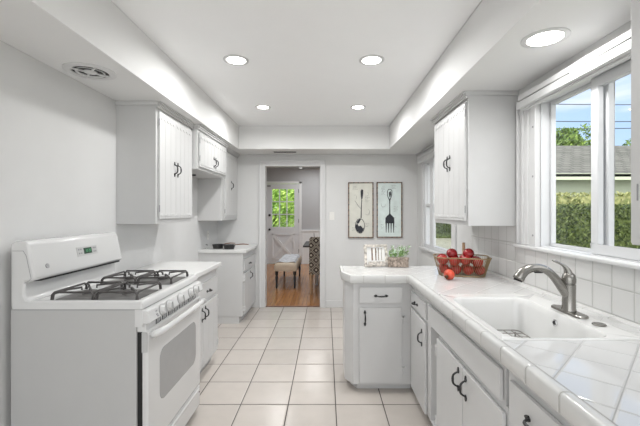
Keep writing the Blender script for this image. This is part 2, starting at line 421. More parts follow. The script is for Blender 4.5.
bx('trim_2', M_['woodb'], None, DX0, DX1, YF + 0.02, YF + 0.06, -0.01, 0.008)
struct(bpy.data.objects['trim_2'], 'dark threshold strip in the doorway')
# small cornice where soffit meets the walls
b = MB(); b.box(-1.2, 0.9, YF - 0.02, YF, ZS - 0.02, ZS)
struct(b.build('trim_3', M_['trim'], bevel=0.006), 'thin moulding where the far wall meets the soffit')
b = MB(); b.box(XR - 0.02, XR, 3.31, YF, ZS - 0.02, ZS)
struct(b.build('trim_4', M_['trim'], bevel=0.006), 'thin moulding where the right wall meets the soffit')

# tiled backsplash
b = MB(); b.box(XR - 0.015, XR, -0.3, 3.30, 0.90, 1.160).box(XR - 0.015, XR, 2.475, 3.30, 1.160, 1.335)
struct(b.build('wall_backsplash', M_['splash'], bevel=0.003), 'white square wall tiles behind the sink counter')

# ------------------------------------------------------------------ windows
def pane_frame(mb, x, y0, y1, z0, z1, w, d):
    mb.box(x, x + d, y0, y1, z0, z0 + w).box(x, x + d, y0, y1, z1 - w, z1).box(x, x + d, y0, y0 + w, z0 + w, z1 - w).box(x, x + d, y1 - w, y1, z0 + w, z1 - w)
w1 = sempty('window_1', (XR, 1.43, 1.16), 'large white sliding window above the sink')
# jamb liner + casing
b = MB(); y0, y1, z0, z1 = W1
b.box(XR - 0.02, XR + 0.0, 2.25, 2.475, 1.18, 2.16)
for (a, c, d) in ((2.455, 2.475, 0.036), (2.40, 2.425, 0.030), (2.345, 2.365, 0.026), (2.25, 2.30, 0.034)): b.box(XR - d, XR, a, c, 1.18, 2.15)
b.box(XR - 0.02, XR, 0.46, 2.475, 2.085, 2.165)
b.box(XR - 0.02, XR, 0.46, 0.62, 1.18, 2.16)
b.build('casing', M_['trim'], w1, bevel=0.004)
b = MB(); pane_frame(b, XR - 0.001, y0, 2.25, z0, z1, 0.008, 0.083); b.box(XR - 0.001, XR + 0.082, 2.25, 2.33, z0, z1); b.build('frame', M_['vinyl'], w1)
# sliding sash (near camera), inside track
b = MB(); pane_frame(b, XR + 0.010, 0.635, 1.837, 1.187, 2.072, 0.048, 0.030); b.build('sliding_sash', M_['vinyl'], w1, bevel=0.004)
bx('sash_glass', M_['glass'], w1, XR + 0.022, XR + 0.027, 0.68, 1.792, 1.232, 2.027)
b = MB(); pane_frame(b, XR + 0.052, 1.775, 2.242, 1.186, 2.077, 0.017, 0.030); b.box(XR + 0.052, XR + 0.082, 1.792, 1.825, 1.20, 2.06)
b.build('fixed_sash', M_['vinyl'], w1, bevel=0.004)
bx('fixed_glass', M_['glass'], w1, XR + 0.065, XR + 0.070, 1.82, 2.228, 1.20, 2.063)
b = MB(); b.box(XR - 0.052, XR + 0.004, 0.44, 2.485, 1.160, 1.180); b.build('sill', M_['trim'], w1, bevel=0.005)
b = MB()
for z in (1.62, 1.93, 1.25): b.cyl((XR - 0.035, 2.272, z), (XR - 0.0375, 2.272, z), 0.006)
b.build('plug', M_['greyp'], w1)
# head rail with groove (track valance)
b = MB(); b.box(XR - 0.073, XR - 0.02, 0.44, 2.38, 2.122, 2.156).box(XR - 0.060, XR - 0.02, 0.44, 2.38, 2.113, 2.122).box(XR - 0.078, XR - 0.02, 0.44, 2.382, 2.070, 2.113)
b.box(XR - 0.05, XR - 0.02, 0.44, 2.37, 2.058, 2.070)
vl = b.build('head_rail', M_['trim'], w1, bevel=0.003)
bx('groove', M_['dark'], vl, XR - 0.0605, XR - 0.060, 0.46, 2.36, 2.1135, 2.1215)
for yy in (1.83, 1.0): bx('clip', M_['trim'], vl, XR - 0.083, XR - 0.06, yy - 0.03, yy + 0.03, 2.098, 2.128, bevel=0.003)

w2 = sempty('window_2', (XR, 4.35, 0.9), 'white double hung window past the wall cabinet')
y0, y1, z0, z1 = W2
b = MB(); b.box(XR - 0.02, XR, 4.90, 5.01, 0.92, 2.16).box(XR - 0.02, XR, 3.69, 3.80, 0.92, 2.16).box(XR - 0.02, XR, 3.69, 5.01, 2.06, 2.16)
b.build('casing', M_['trim'], w2, bevel=0.004)
b = MB(); pane_frame(b, XR - 0.002, y0, y1, z0 - 0.01, z1 + 0.01, 0.03, 0.12); b.box(XR - 0.004, XR + 0.030, 4.50, 4.63, 0.94, 2.06)
b.build('frame', M_['vinyl'], w2, bevel=0.004)
b = MB()
for (a, c) in ((3.81, 4.515), (4.615, 4.875)):
    pane_frame(b, XR + 0.008, a, c, 0.945, 1.50, 0.022, 0.022); pane_frame(b, XR + 0.031, a, c, 1.46, 2.04, 0.022, 0.022)
b.build('sash', M_['vinyl'], w2, bevel=0.003)
b = MB()
for (a, c) in ((3.83, 4.50), (4.635, 4.855)): b.box(XR + 0.017, XR + 0.021, a, c, 0.965, 1.48).box(XR + 0.040, XR + 0.044, a, c, 1.48, 2.02)
b.build('glass', M_['glass'], w2)
b = MB(); b.box(XR - 0.05, XR + 0.004, 3.67, 5.03, 0.895, 0.92); b.build('sill', M_['trim'], w2, bevel=0.005)
b = MB(); b.box(XR - 0.065, XR - 0.02, 3.68, 5.02, 2.12, 2.150).box(XR - 0.07, XR - 0.02, 3.68, 5.02, 2.065, 2.112).box(XR - 0.055, XR - 0.02, 3.68, 5.02, 2.112, 2.12)
b.build('head_rail', M_['trim'], w2, bevel=0.003)

# ------------------------------------------------------------------ the room beyond the doorway
BY = 9.67
struct(bx('floor_back_room', M_['woodfloor'], None, -2.2, 1.463, YF + 0.04, BY + 0.1, -0.08, 0.0), 'glossy brown hardwood floor of the dining room')
struct(bx('ceiling_back_room', M_['ceil'], None, -2.2, 1.463, YF + 0.12, BY + 0.1, 2.62, 2.7))
struct(bx('wall_back_room_left', M_['grey'], None, -2.2, -2.1, YF + 0.12, BY + 0.1, 0, 2.62))
b = MB(); b.box(1.363, 1.463, YF + 0.12, 6.2, 0, 2.62).box(1.363, 1.463, 8.9, BY + 0.1, 0, 2.62).box(1.363, 1.463, 6.2, 8.9, 0, 0.6).box(1.363, 1.463, 6.2, 8.9, 2.2, 2.62)
struct(b.build('wall_back_room_right', M_['grey']))
b = MB(); pane_frame(b, 1.38, 6.2, 8.9, 0.6, 2.2, 0.06, 0.06); b.box(1.38, 1.44, 7.52, 7.58, 0.66, 2.14)
struct(b.build('added_window_3', M_['vinyl']))  # unseen window, added so daylight brightens the dining room
b = MB(); b.box(XR, XR + 0.13, YF + 0.12, YF + 0.121, 0, 2.62).box(-2.2, XL - 0.12, YF, YF + 0.12, 0, 2.62).box(XL, XR, YF + 0.01, YF + 0.12, ZC, 2.62)
struct(b.build('wall_back_room_near', M_['grey']))
OX0, OX1 = -1.576, -0.718
b = MB(); b.box(-2.2, OX0 - 0.01, BY, BY + 0.1, 0, 2.62).box(OX1 + 0.01, 1.463, BY, BY + 0.1, 0, 2.62).box(OX0 - 0.01, OX1 + 0.01, BY, BY + 0.1, 2.15, 2.62)
struct(b.build('wall_back_room_far', M_['grey']))
b = MB(); b.box(OX1 + 0.07, 1.363, BY - 0.012, BY, 0.0, 0.87).box(OX1 + 0.07, 1.363, BY - 0.035, BY, 0.87, 0.91).box(OX1 + 0.07, 1.363, BY - 0.022, BY, 0.44, 0.47).box(OX1 + 0.07, 1.363, BY - 0.025, BY, 0, 0.12)
for k in range(6): b.box(OX1 + 0.07 + k * 0.38, OX1 + 0.11 + k * 0.38, BY - 0.02, BY, 0.12, 0.87)
struct(b.build('trim_5', M_['doort'], bevel=0.003), 'white wainscot panelling beside the back door')
b = MB(); b.box(OX1, OX1 + 0.065, BY - 0.02, BY, 0, 2.2).box(OX0 - 0.065, OX0, BY - 0.02, BY, 0, 2.2).box(OX0 - 0.065, OX1 + 0.065, BY - 0.02, BY, 2.14, 2.2)
struct(b.build('trim_6', M_['doort'], bevel=0.003), 'white casing around the back door')
dr = sempty('door_1', (-1.15, BY, 0), 'white back door with nine panes above a crossbuck panel')
LX0, LX1, LZ0, LZ1 = -1.442, -0.847, 0.986, 2.0
b = MB(); b.box(OX0, LX0, BY, BY + 0.045, 0.01, 2.135).box(LX1, OX1, BY, BY + 0.045, 0.01, 2.135).box(LX0, LX1, BY, BY + 0.045, LZ1, 2.135).box(LX0, LX1, BY, BY + 0.045, 0.80, LZ0).box(LX0, LX1, BY, BY + 0.045, 0.01, 0.12)
b.box(LX0, LX1, BY + 0.018, BY + 0.04, 0.12, 0.80)
b.build('panel', M_['whited'], dr, bevel=0.003)
b = MB()
def bar(mb, p, q, w, y0, y1):
    d = (Vector(q) - Vector(p)).normalized(); nrm = Vector((-d.y, d.x)) * w / 2; p, q = Vector(p), Vector(q)
    mb.prism([tuple(p + nrm), tuple(q + nrm), tuple(q - nrm), tuple(p - nrm)], y0, y1, 'y')
bar(b, (LX0 + 0.02, 0.14), (LX1 - 0.02, 0.78), 0.07, BY - 0.006, BY + 0.02); bar(b, (LX0 + 0.02, 0.78), (LX1 - 0.02, 0.14), 0.07, BY - 0.007, BY + 0.02)
for t in ((LX0, LX1, 0.12, 0.15), (LX0, LX1, 0.77, 0.80), (LX0, LX0 + 0.03, 0.12, 0.80), (LX1 - 0.03, LX1, 0.12, 0.80)): b.box(t[0], t[1], BY - 0.008, BY + 0.02, t[2], t[3])
b.build('crossbuck', M_['doort'], dr)
b = MB()
for k in (1, 2):
    x = LX0 + (LX1 - LX0) * k / 3; z = LZ0 + (LZ1 - LZ0) * k / 3
    b.box(x - 0.012, x + 0.012, BY - 0.002, BY + 0.04, LZ0, LZ1).box(LX0, LX1, BY - 0.001, BY + 0.04, z - 0.012, z + 0.012)
b.build('glazing_bars', M_['doort'], dr)
bx('glass', M_['glass'], dr, LX0, LX1, BY + 0.02, BY + 0.024, LZ0, LZ1)
MB().lathe([(0.0, -0.05), (0.022, -0.05), (0.03, -0.03), (0.012, -0.015), (0.03, -0.008), (0.03, 0)], (OX0 + 0.07, BY, 0.92), 'y').build('knob', M_['black'], dr, smooth=True)
MB().lathe([(0.0, -0.02), (0.028, -0.02), (0.032, 0)], (OX0 + 0.07, BY, 1.30), 'y').build('deadbolt', M_['black'], dr, smooth=True)
b = MB()
for z in (0.3, 1.1, 1.9): b.box(OX1 - 0.02, OX1 + 0.02, BY - 0.01, BY, z, z + 0.1)
b.build('hinge', M_['greyp'], dr)
bx('closer', M_['greyp'], dr, OX0 + 0.01, OX0 + 0.10, BY - 0.03, BY, 2.06, 2.10)
bx('trim_7', M_['trim'], None, -0.40, -0.35, YF + 0.03, YF + 0.07, DZ - 0.03, DZ); struct(bpy.data.objects['trim_7'], 'small white catch under the doorway head')

# ------------------------------------------------------------------ cabinetry helpers
class Face:
    def __init__(s, kind, plane): s.k, s.p = kind, plane
    def P(s, u, d, z):
        return {'L': (s.p + d, u, z), 'R': (s.p - d, u, z), 'F': (u, s.p - d, z)}[s.k]
    def box(s, mb, u0, u1, z0, z1, d0, d1):
        a, b = s.P(u0, d0, z0), s.P(u1, d1, z1); mb.box(a[0], b[0], a[1], b[1], a[2], b[2])
    def poly(s, mb, pts, d0, d1):
        A, B = s.P(0, d0, 0), s.P(0, d1, 0)
        if s.k == 'F': mb.prism(pts, A[1], B[1], 'y')
        else: mb.prism(pts, A[0], B[0], 'x')

def handle(F, u, z, d, vertical=True, L=0.12, mirror=1, parent=None, wide=1.0):
    """wrought iron bow handle with leaf shaped ends"""
    b = MB(); n = 12
    def Q(a, c, dd): return F.P(u + c, d + dd, z + a) if vertical else F.P(u + a, d + dd, z + c)
    half = L * 0.30
    pts, rs = [], []
    for i in range(n + 1):
        t = -1 + 2 * i / n
        pts.append(Q(half * t, mirror * 0.003 * (1 - t * t) * wide if vertical else 0.0, 0.004 + 0.024 * (1 - t ** 4)))
        rs.append(0.0042 + 0.0022 * (1 - abs(t)))
    b.tube(pts, rs, 8)
    for sg in (-1, 1):
        c = sg * half; e = sg * L * 0.5
        prof = [(c - sg * 0.006, 0.004), (c + sg * 0.004, 0.011), ((c + e) / 2, 0.0075), (e - sg * 0.006, 0.006), (e, 0.0), (e - sg * 0.006, -0.006), ((c + e) / 2, -0.0075), (c + sg * 0.004, -0.011), (c - sg * 0.006, -0.004)]
        if vertical: pp = [(u + w, z + a) for a, w in prof]
        else: pp = [(u + a, z + w) for a, w in prof]
        F.poly(b, pp, d - 0.001, d + 0.005)
    return b.build('handle', M_['black'], parent, smooth=True)

def hinge(F, u, z, d, parent, m='cab', small=False):
    b = MB()
    if small:
        b.tube([F.P(u, d + 0.003, z - 0.026), F.P(u, d + 0.003, z + 0.026)], 0.004, 8)
        return b.build('hinge', M_['greyp'], parent, smooth=True)
    for sg in (-1, 1):
        F.poly(b, [(u, z - 0.016), (u + sg * 0.014, z - 0.034), (u + sg * 0.024, z - 0.024), (u + sg * 0.016, z), (u + sg * 0.024, z + 0.024), (u + sg * 0.014, z + 0.034), (u, z + 0.016)], d - 0.014, d + 0.007)
    b.tube([F.P(u, d + 0.008, z - 0.026), F.P(u, d + 0.008, z + 0.026)], 0.0055, 8)
    return b.build('hinge', M_[m], parent, smooth=True)

def scallop(F, u0, u1, z, d, parent, up=1, n=6, h=0.03):
    pts = [(u0, z), (u1, z)]; w = (u1 - u0) / n; low = []
    for i in range(n):
        for k in range(6):
            t = (k + 0.0) / 6; low.append((u0 + w * (i + t), z - up * (h * 0.35 + h * 0.65 * math.sin(PI * t))))
    low.append((u1, z - up * h * 0.35))
    b = MB(); F.poly(b, pts + low[::-1], d - 0.001, d + 0.004)
    return b.build('scalloped_trim', M_['cab'], parent)

def plank_door(F, u0, u1, z0, z1, parent, planks=4, th=0.018, scal=True, lab=None):
    b = MB(); F.box(b, u0, u1, z0, z1, 0.003, th - 0.004); F.box(b, u0 + 0.02, u1 - 0.02, z0 + 0.02, z1 - 0.02, 0.0, 0.004)
    w = (u1 - u0) / planks
    for i in range(planks): F.box(b, u0 + i * w + (0.0016 if i else 0), u0 + (i + 1) * w - (0.0004 if i < planks - 1 else 0), z0, z1, th - 0.006, th)
    o = b.build('door', M_['cab'], parent, bevel=0.001)
    if scal:
        scallop(F, u0 + 0.012, u1 - 0.012, z1 - 0.03, th, o, 1, 5)
        scallop(F, u0 + 0.012, u1 - 0.012, z0 + 0.02, th, o, -1, 5, 0.02)
    return o
def flat_front(F, name, u0, u1, z0, z1, parent, th=0.018, inset=True):
    b = MB(); F.box(b, u0, u1, z0, z1, 0.003, th); F.box(b, u0 + 0.02, u1 - 0.02, z0 + 0.02, z1 - 0.02, 0.0, 0.004)
    return b.build(name, M_['cab'], parent, bevel=0.0025)
def crown(F, u0, u1, z, dep, parent, ret=None):
    b = MB(); F.box(b, u0, u1, z - 0.045, z - 0.03, -0.002, 0.020); F.box(b, u0, u1, z - 0.03, z - 0.014, -0.002, 0.030); F.box(b, u0, u1, z - 0.014, z, -0.002, 0.042)
    if ret is not None:
        s_ = -0.012
        F.box(b, u0 + s_, u0, z - 0.03, z, -dep, 0.022)
    return b.build('crown', M_['cab'], parent, bevel=0.004)

# ------------------------------------------------------------------ wall cabinets, left
def wall_cab(name, F, y0, y1, z0, depth, label, doors, hand, hz, group='painted wall cabinets', ret=True, split_h=True):
    xw = XL if F.k == 'L' else XR
    t = thing(name, (xw, (y0 + y1) / 2, z0), label, 'cabinet', group)
    b = MB(); b.box(xw, F.p, y0, y1, z0, ZS)
    b.build('carcass', M_['cab'], t, bevel=0.002)
    for i, (a, c, za, zb, pl) in enumerate(doors):
        d = plank_door(F, a, c, za, zb, t, pl)
        hu, mir, hs = hand[i]
        handle(F, hu, hz, 0.018, True, 0.125, mir, d)
        for zz in (za + 0.08, zb - 0.08): hinge(F, hs, zz, 0.012, d, small=True) if y0 > 1 else hinge(F, hs, zz + (0.08 if zz < 1.5 else 0), 0.013, d, small=True)
    crown(F, y0 - 0.004, y1, ZS, depth, t, 1 if ret else None)
    return t
FA = Face('L', -1.288)
wall_cab('wall_cabinet', FA, 2.74, 3.455, 1.305, 0.30, 'tall two door wall cabinet over the counter beside the stove', [(2.768, 3.063, 1.343, 2.165, 3), (3.067, 3.434, 1.343, 2.165, 4)], [(3.035, -1, 2.768), (3.10, 1, 3.434)], 1.753)
FB = Face('L', -1.232)
wall_cab('wall_cabinet', FB, 3.462, 4.475, 1.808, 0.36, 'short two door wall cabinet above the empty floor gap', [(3.496, 3.950, 1.835, 2.165, 4), (3.954, 4.42, 1.835, 2.165, 4)], [(3.92, -1, 3.496), (3.985, 1, 4.42)], 1.927)
FC = Face('L', -1.298)
wall_cab('wall_cabinet', FC, 4.480, 5.285, 1.287, 0.29, 'single door wall cabinet in the far left corner', [(4.60, 5.22, 1.325, 2.165, 6)], [(4.90, 1, 4.60)], 1.75)
tag(bx('metal_bracket', M_['black'], None, XL + 0.001, -1.30, 3.60, 3.625, 1.755, 1.77, bevel=0.002), 'small dark bar on the left wall under the short cabinet', 'bracket')
# right
FD = Face('R', 0.989)
wall_cab('wall_cabinet', FD, 2.512, 3.29, 1.300, 0.34, 'two door wall cabinet on the right wall above the fruit basket', [(2.535, 2.858, 1.335, 2.17, 3), (2.862, 3.245, 1.335, 2.17, 3)], [(2.835, -1, 2.535), (2.895, 1, 3.245)], 1.778)
FE = Face('R', 0.989)
wall_cab('wall_cabinet', FE, 0.40, 1.172, 1.293, 0.34, 'wall cabinet at the right edge of the picture, near the camera', [(0.43, 0.775, 1.30, 2.17, 3), (0.78, 1.153, 1.30, 2.17, 3)], [(0.75, -1, 0.43), (0.81, 1, 1.128)], 1.55)

# ------------------------------------------------------------------ base cabinets, left
def base_left(y0, y1, label, doors, drawers, side_toe=True):
    F = Face('L', -1.038); t = thing('base_cabinet', (-1.3, (y0 + y1) / 2, 0), label, 'cabinet', 'painted base cabinets')
    b = MB(); b.box(XL + 0.002, F.p, y0, y1, 0.09, 0.88); b.build('carcass', M_['cab'], t, bevel=0.002)
    b = MB(); b.box(XL + 0.018, F.p - 0.05, y0 + 0.004, y1 - 0.001, 0.0, 0.09); b.build('toe_kick', M_['cab'], t)
    for (a, c, za, zb, hu, hz) in drawers:
        d = flat_front(F, 'drawer', a, c, za, zb, t); handle(F, hu, hz, 0.018, False, 0.10, 1, d)
    for (a, c, za, zb, hu, hz, mir, hs) in doors:
        d = plank_door(F, a, c, za, zb, t, 3, scal=False); handle(F, hu, hz, 0.018, True, 0.12, mir, d)
        for zz in (za + 0.07, zb - 0.07): hinge(F, hs, zz, 0.014, d)
    return t
base_left(2.615, 3.435, 'base cabinet with counter between stove and floor gap', [(2.63, 3.018, 0.11, 0.62, 2.98, 0.545, -1, 2.64), (3.022, 3.41, 0.11, 0.62, 3.06, 0.545, 1, 3.40)], [(2.64, 3.40, 0.655, 0.80, 3.14, 0.715)])
base_left(4.515, 5.285, 'far base cabinet beside the doorway', [(4.54, 5.24, 0.11, 0.62, 4.89, 0.545, 1, 4.55)], [(4.55, 5.24, 0.655, 0.80, 4.83, 0.715)])
def left_top(y0, y1, label):
    t = thing('countertop', (-1.3, (y0 + y1) / 2, 0.88), label, 'countertop')
    b = MB(); b.box(XL, -0.997, y0, y1, 0.881, 0.922); b.build('slab', M_['lam'], t, bevel=0.006)
    return t
left_top(2.600, 3.455, 'white laminate countertop right beside the stove')
left_top(4.500, 5.285, 'short white countertop carrying the dark skillets')

# ------------------------------------------------------------------ gas range
RY0, RY1 = 1.79, 2.555
rg = thing('gas_range', (-1.25, 2.17, 0), 'white freestanding four burner gas range with backguard clock', 'stove')
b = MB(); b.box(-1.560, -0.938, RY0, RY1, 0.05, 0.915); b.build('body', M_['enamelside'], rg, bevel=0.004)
b = MB(); b.box(-1.54, -0.97, RY0 + 0.03, RY1 - 0.03, 0.0, 0.05); b.build('plinth', M_['dark'], rg)
b = MB(); b.box(-0.939, -0.905, RY0 + 0.012, RY1 - 0.012, 0.06, 0.83); b.build('front_gap', M_['dark'], rg)
# cooktop: raised lip and recessed pan areas
b = MB(); z0, z1 = 0.917, 0.957
b.loops([rrect(-1.555, -0.905, RY0 - 0.004, RY1 + 0.004, 0.012, z0), rrect(-1.555, -0.905, RY0 - 0.004, RY1 + 0.004, 0.012, z1 - 0.012), rrect(-1.550, -0.911, RY0 + 0.002, RY1 - 0.002, 0.012, z1 - 0.003), rrect(-1.543, -0.918, RY0 + 0.009, RY1 - 0.009, 0.012, z1), rrect(-1.44, -0.935, RY0 + 0.020, RY1 - 0.020, 0.02, z1), rrect(-1.43, -0.945, RY0 + 0.030, RY1 - 0.030, 0.02, z1 - 0.010)], True, True)
b.build('cooktop', M_['enamel'], rg, smooth=True)
GR = [(RY0 + 0.040, RY0 + 0.315), (RY1 - 0.320, RY1 - 0.045)]
for (ga, gb) in GR:
    gc = (ga + gb) / 2
    MB().loops([rrect(-1.385, -0.962, ga + 0.012, gb - 0.012, 0.02, 0.9475), rrect(-1.385, -0.962, ga + 0.012, gb - 0.012, 0.02, 0.9505)], True, True).build('burner_pan', M_['bowl'], rg, smooth=True)
    for bxx in (-1.28, -1.065):
        MB().lathe([(0.062, 0.950), (0.055, 0.953), (0.040, 0.953), (0.038, 0.960), (0.0, 0.960)], (bxx, gc, 0)).build('burner_base', M_['bowl'], rg, smooth=True)
        MB().lathe([(0.032, 0.960), (0.034, 0.968), (0.030, 0.972), (0.0, 0.972)], (bxx, gc, 0)).build('burner_cap', M_['grate'], rg, smooth=True)
    b = MB(); zt = 0.990; r = 0.0055
    # two loops, one per burner, with dropped corner legs
    for (xa, xb) in ((-1.392, -1.178), (-1.168, -0.955)):
        ya, yb = ga + 0.006, gb - 0.006
        for y in (ya, yb):
            b.tube([(xa, y, 0.951), (xa + 0.004, y, zt - 0.012), (xa + 0.014, y, zt), (xb - 0.014, y, zt), (xb - 0.004, y, zt - 0.012), (xb, y, 0.951)], r, 8)
        for x in (xa + 0.006, xb - 0.006):
            b.tube([(x, ya, 0.951), (x, ya + 0.006, zt - 0.014), (x, ya + 0.02, zt - 0.002), (x, yb - 0.02, zt - 0.002), (x, yb - 0.006, zt - 0.014), (x, yb, 0.951)], r, 8)
        cx = (xa + xb) / 2; cy = gc
        for (sx, sy) in ((xa + 0.008, ya), (xb - 0.008, ya), (xa + 0.008, yb), (xb - 0.008, yb)):
            px_, py_ = cx + (sx - cx) * 0.22, cy + (sy - cy) * 0.22
            b.tube([(sx, sy + (0.004 if sy < cy else -0.004), zt - 0.008), (cx + (sx - cx) * 0.6, cy + (sy - cy) * 0.6, zt + 0.004), (px_, py_, zt + 0.004), (px_, py_, zt - 0.010)], r * 0.95, 8)
    b.build('burner_grate', M_['grate'], rg, smooth=True)
# control panel
b = MB(); b.prism([(-0.945, 0.912), (-0.912, 0.912), (-0.881, 0.905), (-0.868, 0.850), (-0.875, 0.843), (-0.945, 0.843)], RY0, RY1, 'y')
cp = b.build('control_panel', M_['enamel'], rg, bevel=0.004)
nx, nz = 0.984, 0.176; nv = Vector((0.984, 0, 0.176))
for yk in (1.928, 2.010, 2.168, 2.330, 2.418):
    c0 = Vector((-0.8735, yk, 0.878)); big = yk == 2.168
    b = MB(); r0 = 0.031 if big else 0.0275
    b.tube([c0 - nv * 0.002, c0 + nv * 0.004, c0 + nv * 0.005, c0 + nv * 0.018, c0 + nv * 0.022], [r0, r0, r0 * 0.84, r0 * 0.74, r0 * 0.62], 24)
    k = b.build('knob', M_['enamel'], cp, smooth=True)
    MB().tube([c0 - nv * 0.001, c0 + nv * 0.0022], r0 * 1.14, 24).build('knob_shade_ring', M_['greyp2'], k, smooth=True)  # grey disc stands in for the shadow around the knob
    b = MB(); g = c0 + nv * 0.024; q = Vector((-nv.z, 0, nv.x))
    b.tube([g - q * 0.019, g + q * 0.019], 0.005, 8); b.build('grip', M_['greyp2'], k, smooth=True)
b = MB()
for (yy, zz) in ((1.862, 0.885), (1.862, 0.868), (1.868, 0.858)): b.box(-0.8735 + (0.872 - zz) * 0.18, -0.8712 + (0.872 - zz) * 0.18, yy, yy + 0.014, zz, zz + 0.006)
b.build('printed_mark', M_['greyp'], cp)
# vent slots above the door
b = MB(); b.box(-0.94, -0.896, RY0 + 0.01, RY1 - 0.01, 0.80, 0.845); vs = b.build('vent_strip', M_['enamel'], rg, bevel=0.002)
for i in range(8):
    ya = 1.905 + i * 0.075
    sl = bx('slot', M_['dark'], vs, -0.8965, -0.8950, ya, ya + 0.056, 0.808, 0.841)
    b = MB()
    for j in range(1, 4): b.tube([(-0.8946, ya + j * 0.014 - 0.004, 0.811), (-0.8946, ya + j * 0.014 + 0.004, 0.841)], 0.0022, 4)
    b.build('louvre', M_['enamel'], sl)
# oven door
od_face = -0.884
b = MB(); b.box(-0.915, od_face, RY0 + 0.008, RY1 - 0.008, 0.195, 0.806); od = b.build('oven_door', M_['enamel'], rg, bevel=0.008)
pts = [(p[0], p[1]) for p in rrect(1.925, 2.455, 0.385, 0.665, 0.055, 0, 8)]
MB().prism(pts, od_face - 0.001, od_face + 0.0015, 'x').build('oven_window', M_['oven'], od)
hp = [(-0.884, 1.835, 0.775), (-0.862, 1.838, 0.782), (-0.846, 1.855, 0.787), (-0.838, 1.92, 0.788), (-0.836, 2.17, 0.788), (-0.838, 2.42, 0.788), (-0.846, 2.49, 0.787), (-0.862, 2.507, 0.782), (-0.884, 2.51, 0.775)]
MB().tube(hp, [0.017, 0.018, 0.0185, 0.0175, 0.017, 0.0175, 0.0185, 0.018, 0.017], 14).build('door_handle', M_['enamel'], od, smooth='all')
MB().box(-0.913, -0.886, RY0 + 0.003, RY0 + 0.009, 0.70, 0.80).build('end_cap', M_['enamelside'], od)
b = MB(); b.box(-0.915, -0.886, RY0 + 0.008, RY1 - 0.008, 0.045, 0.185); dw = b.build('storage_drawer', M_['enamel'], rg, bevel=0.007)
bx('grip_lip', M_['enamel'], dw, -0.888, -0.872, RY0 + 0.05, RY1 - 0.05, 0.165, 0.183, bevel=0.005)
bx('latch_dot', M_['dark'], dw, -0.887, -0.8845, RY1 - 0.03, RY1 - 0.02, 0.135, 0.145)
# backguard
b = MB(); prof = [(-1.560, 0.915), (-1.560, 1.225), (-1.553, 1.243), (-1.535, 1.254), (-1.488, 1.252), (-1.472, 1.240), (-1.437, 1.075), (-1.440, 1.062), (-1.454, 1.055), (-1.490, 1.052), (-1.490, 0.985), (-1.480, 0.962), (-1.460, 0.9575), (-1.455, 0.915)]
b.prism(prof, RY0 - 0.002, RY1 + 0.002, 'y'); bgd = b.build('backguard', M_['enamel'], rg, bevel=0.010, smooth=True)
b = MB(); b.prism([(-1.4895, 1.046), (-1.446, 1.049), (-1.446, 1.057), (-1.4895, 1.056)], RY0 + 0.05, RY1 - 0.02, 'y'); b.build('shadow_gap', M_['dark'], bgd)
b = MB(); b.tube([(-1.548, RY0 - 0.0025, 1.205), (-1.495, RY0 - 0.0025, 1.205), (-1.480, RY0 - 0.0025, 1.18), (-1.456, RY0 - 0.0025, 1.068), (-1.474, RY0 - 0.0025, 1.052), (-1.490, RY0 - 0.0025, 1.046)], 0.0014, 6); b.build('seam', M_['greyp'], bgd)
def onguard(y, z):    # point on the slanted face
    t = (1.240 - z) / (1.240 - 1.075); return Vector((-1.472 + 0.035 * t, y, z))
fn = Vector((0.978, 0, 0.208)).normalized(); fu = Vector((-fn.z, 0, fn.x))
def plate(mb, y0, y1, za, zb, d0, d1):
    q = []
    for d in (d0, d1):
        for (y, z) in ((y0, za), (y1, za), (y1, zb), (y0, zb)): q.append(mb.bm.verts.new(onguard(y, z) + fn * d))
    for f in ((3, 2, 1, 0), (4, 5, 6, 7), (0, 1, 5, 4), (1, 2, 6, 5), (2, 3, 7, 6), (3, 0, 4, 7)): mb.bm.faces.new([q[i] for i in f])
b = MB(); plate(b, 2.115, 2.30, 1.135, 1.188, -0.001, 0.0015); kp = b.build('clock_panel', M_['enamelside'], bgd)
b = MB(); plate(b, 2.175, 2.245, 1.145, 1.180, 0.0, 0.0030); dp = b.build('clock_display', M_['lcd'], kp)
SEG = {'1': 'bc', '2': 'abged', '0': 'abcdef', ':': ''}
b = MB()
def seg7(ch, y, z, w=0.009, h=0.016, t=0.0022):
    S = {'a': (y, y + w, z + h - t, z + h), 'd': (y, y + w, z, z + t), 'g': (y, y + w, z + h / 2 - t / 2, z + h / 2 + t / 2), 'b': (y + w - t, y + w, z + h / 2, z + h), 'c': (y + w - t, y + w, z, z + h / 2), 'f': (y, y + t, z + h / 2, z + h), 'e': (y, y + t, z, z + h / 2)}
    for s_ in SEG[ch]: q = S[s_]; plate(b, q[0], q[1], q[2], q[3], 0.0030, 0.0036)
for i, ch in enumerate('1220'): seg7(ch, 2.186 + i * 0.013 + (0.004 if i > 1 else 0), 1.155)
b.build('digits', emit('green_digits', (0.08, 0.34, 0.16), 0.15), dp)
for (ya, za) in ((2.128, 1.170), (2.146, 1.170), (2.128, 1.148), (2.146, 1.148), (2.262, 1.170), (2.278, 1.170), (2.262, 1.148), (2.278, 1.148)):
    b = MB(); plate(b, ya, ya + 0.010, za, za + 0.008, 0.0014, 0.0028); b.build('button', M_['greyp'], kp)
c0 = onguard(1.878, 1.118)
MB().tube([c0, c0 + fn * 0.003], 0.012, 20).build('round_badge', M_['greyp'], bgd, smooth=True)
b = MB(); b.tube([c0 + fn * 0.0035 + Vector((0, math.cos(a) * 0.0085, 0)) + fu * math.sin(a) * 0.0085 for a in [2 * PI * k / 16 for k in range(16)]], 0.0009, 5, closed=True)
for off_ in (-0.0032, 0.0032):
    b.tube([c0 + fn * 0.0035 + Vector((0, off_ + math.cos(a) * 0.0026, 0)) + fu * math.sin(a) * 0.0036 for a in [0.9 + 5.0 * k / 8 for k in range(9)]], 0.0007, 5)
b.build('badge_monogram', M_['enamel'], bgd)
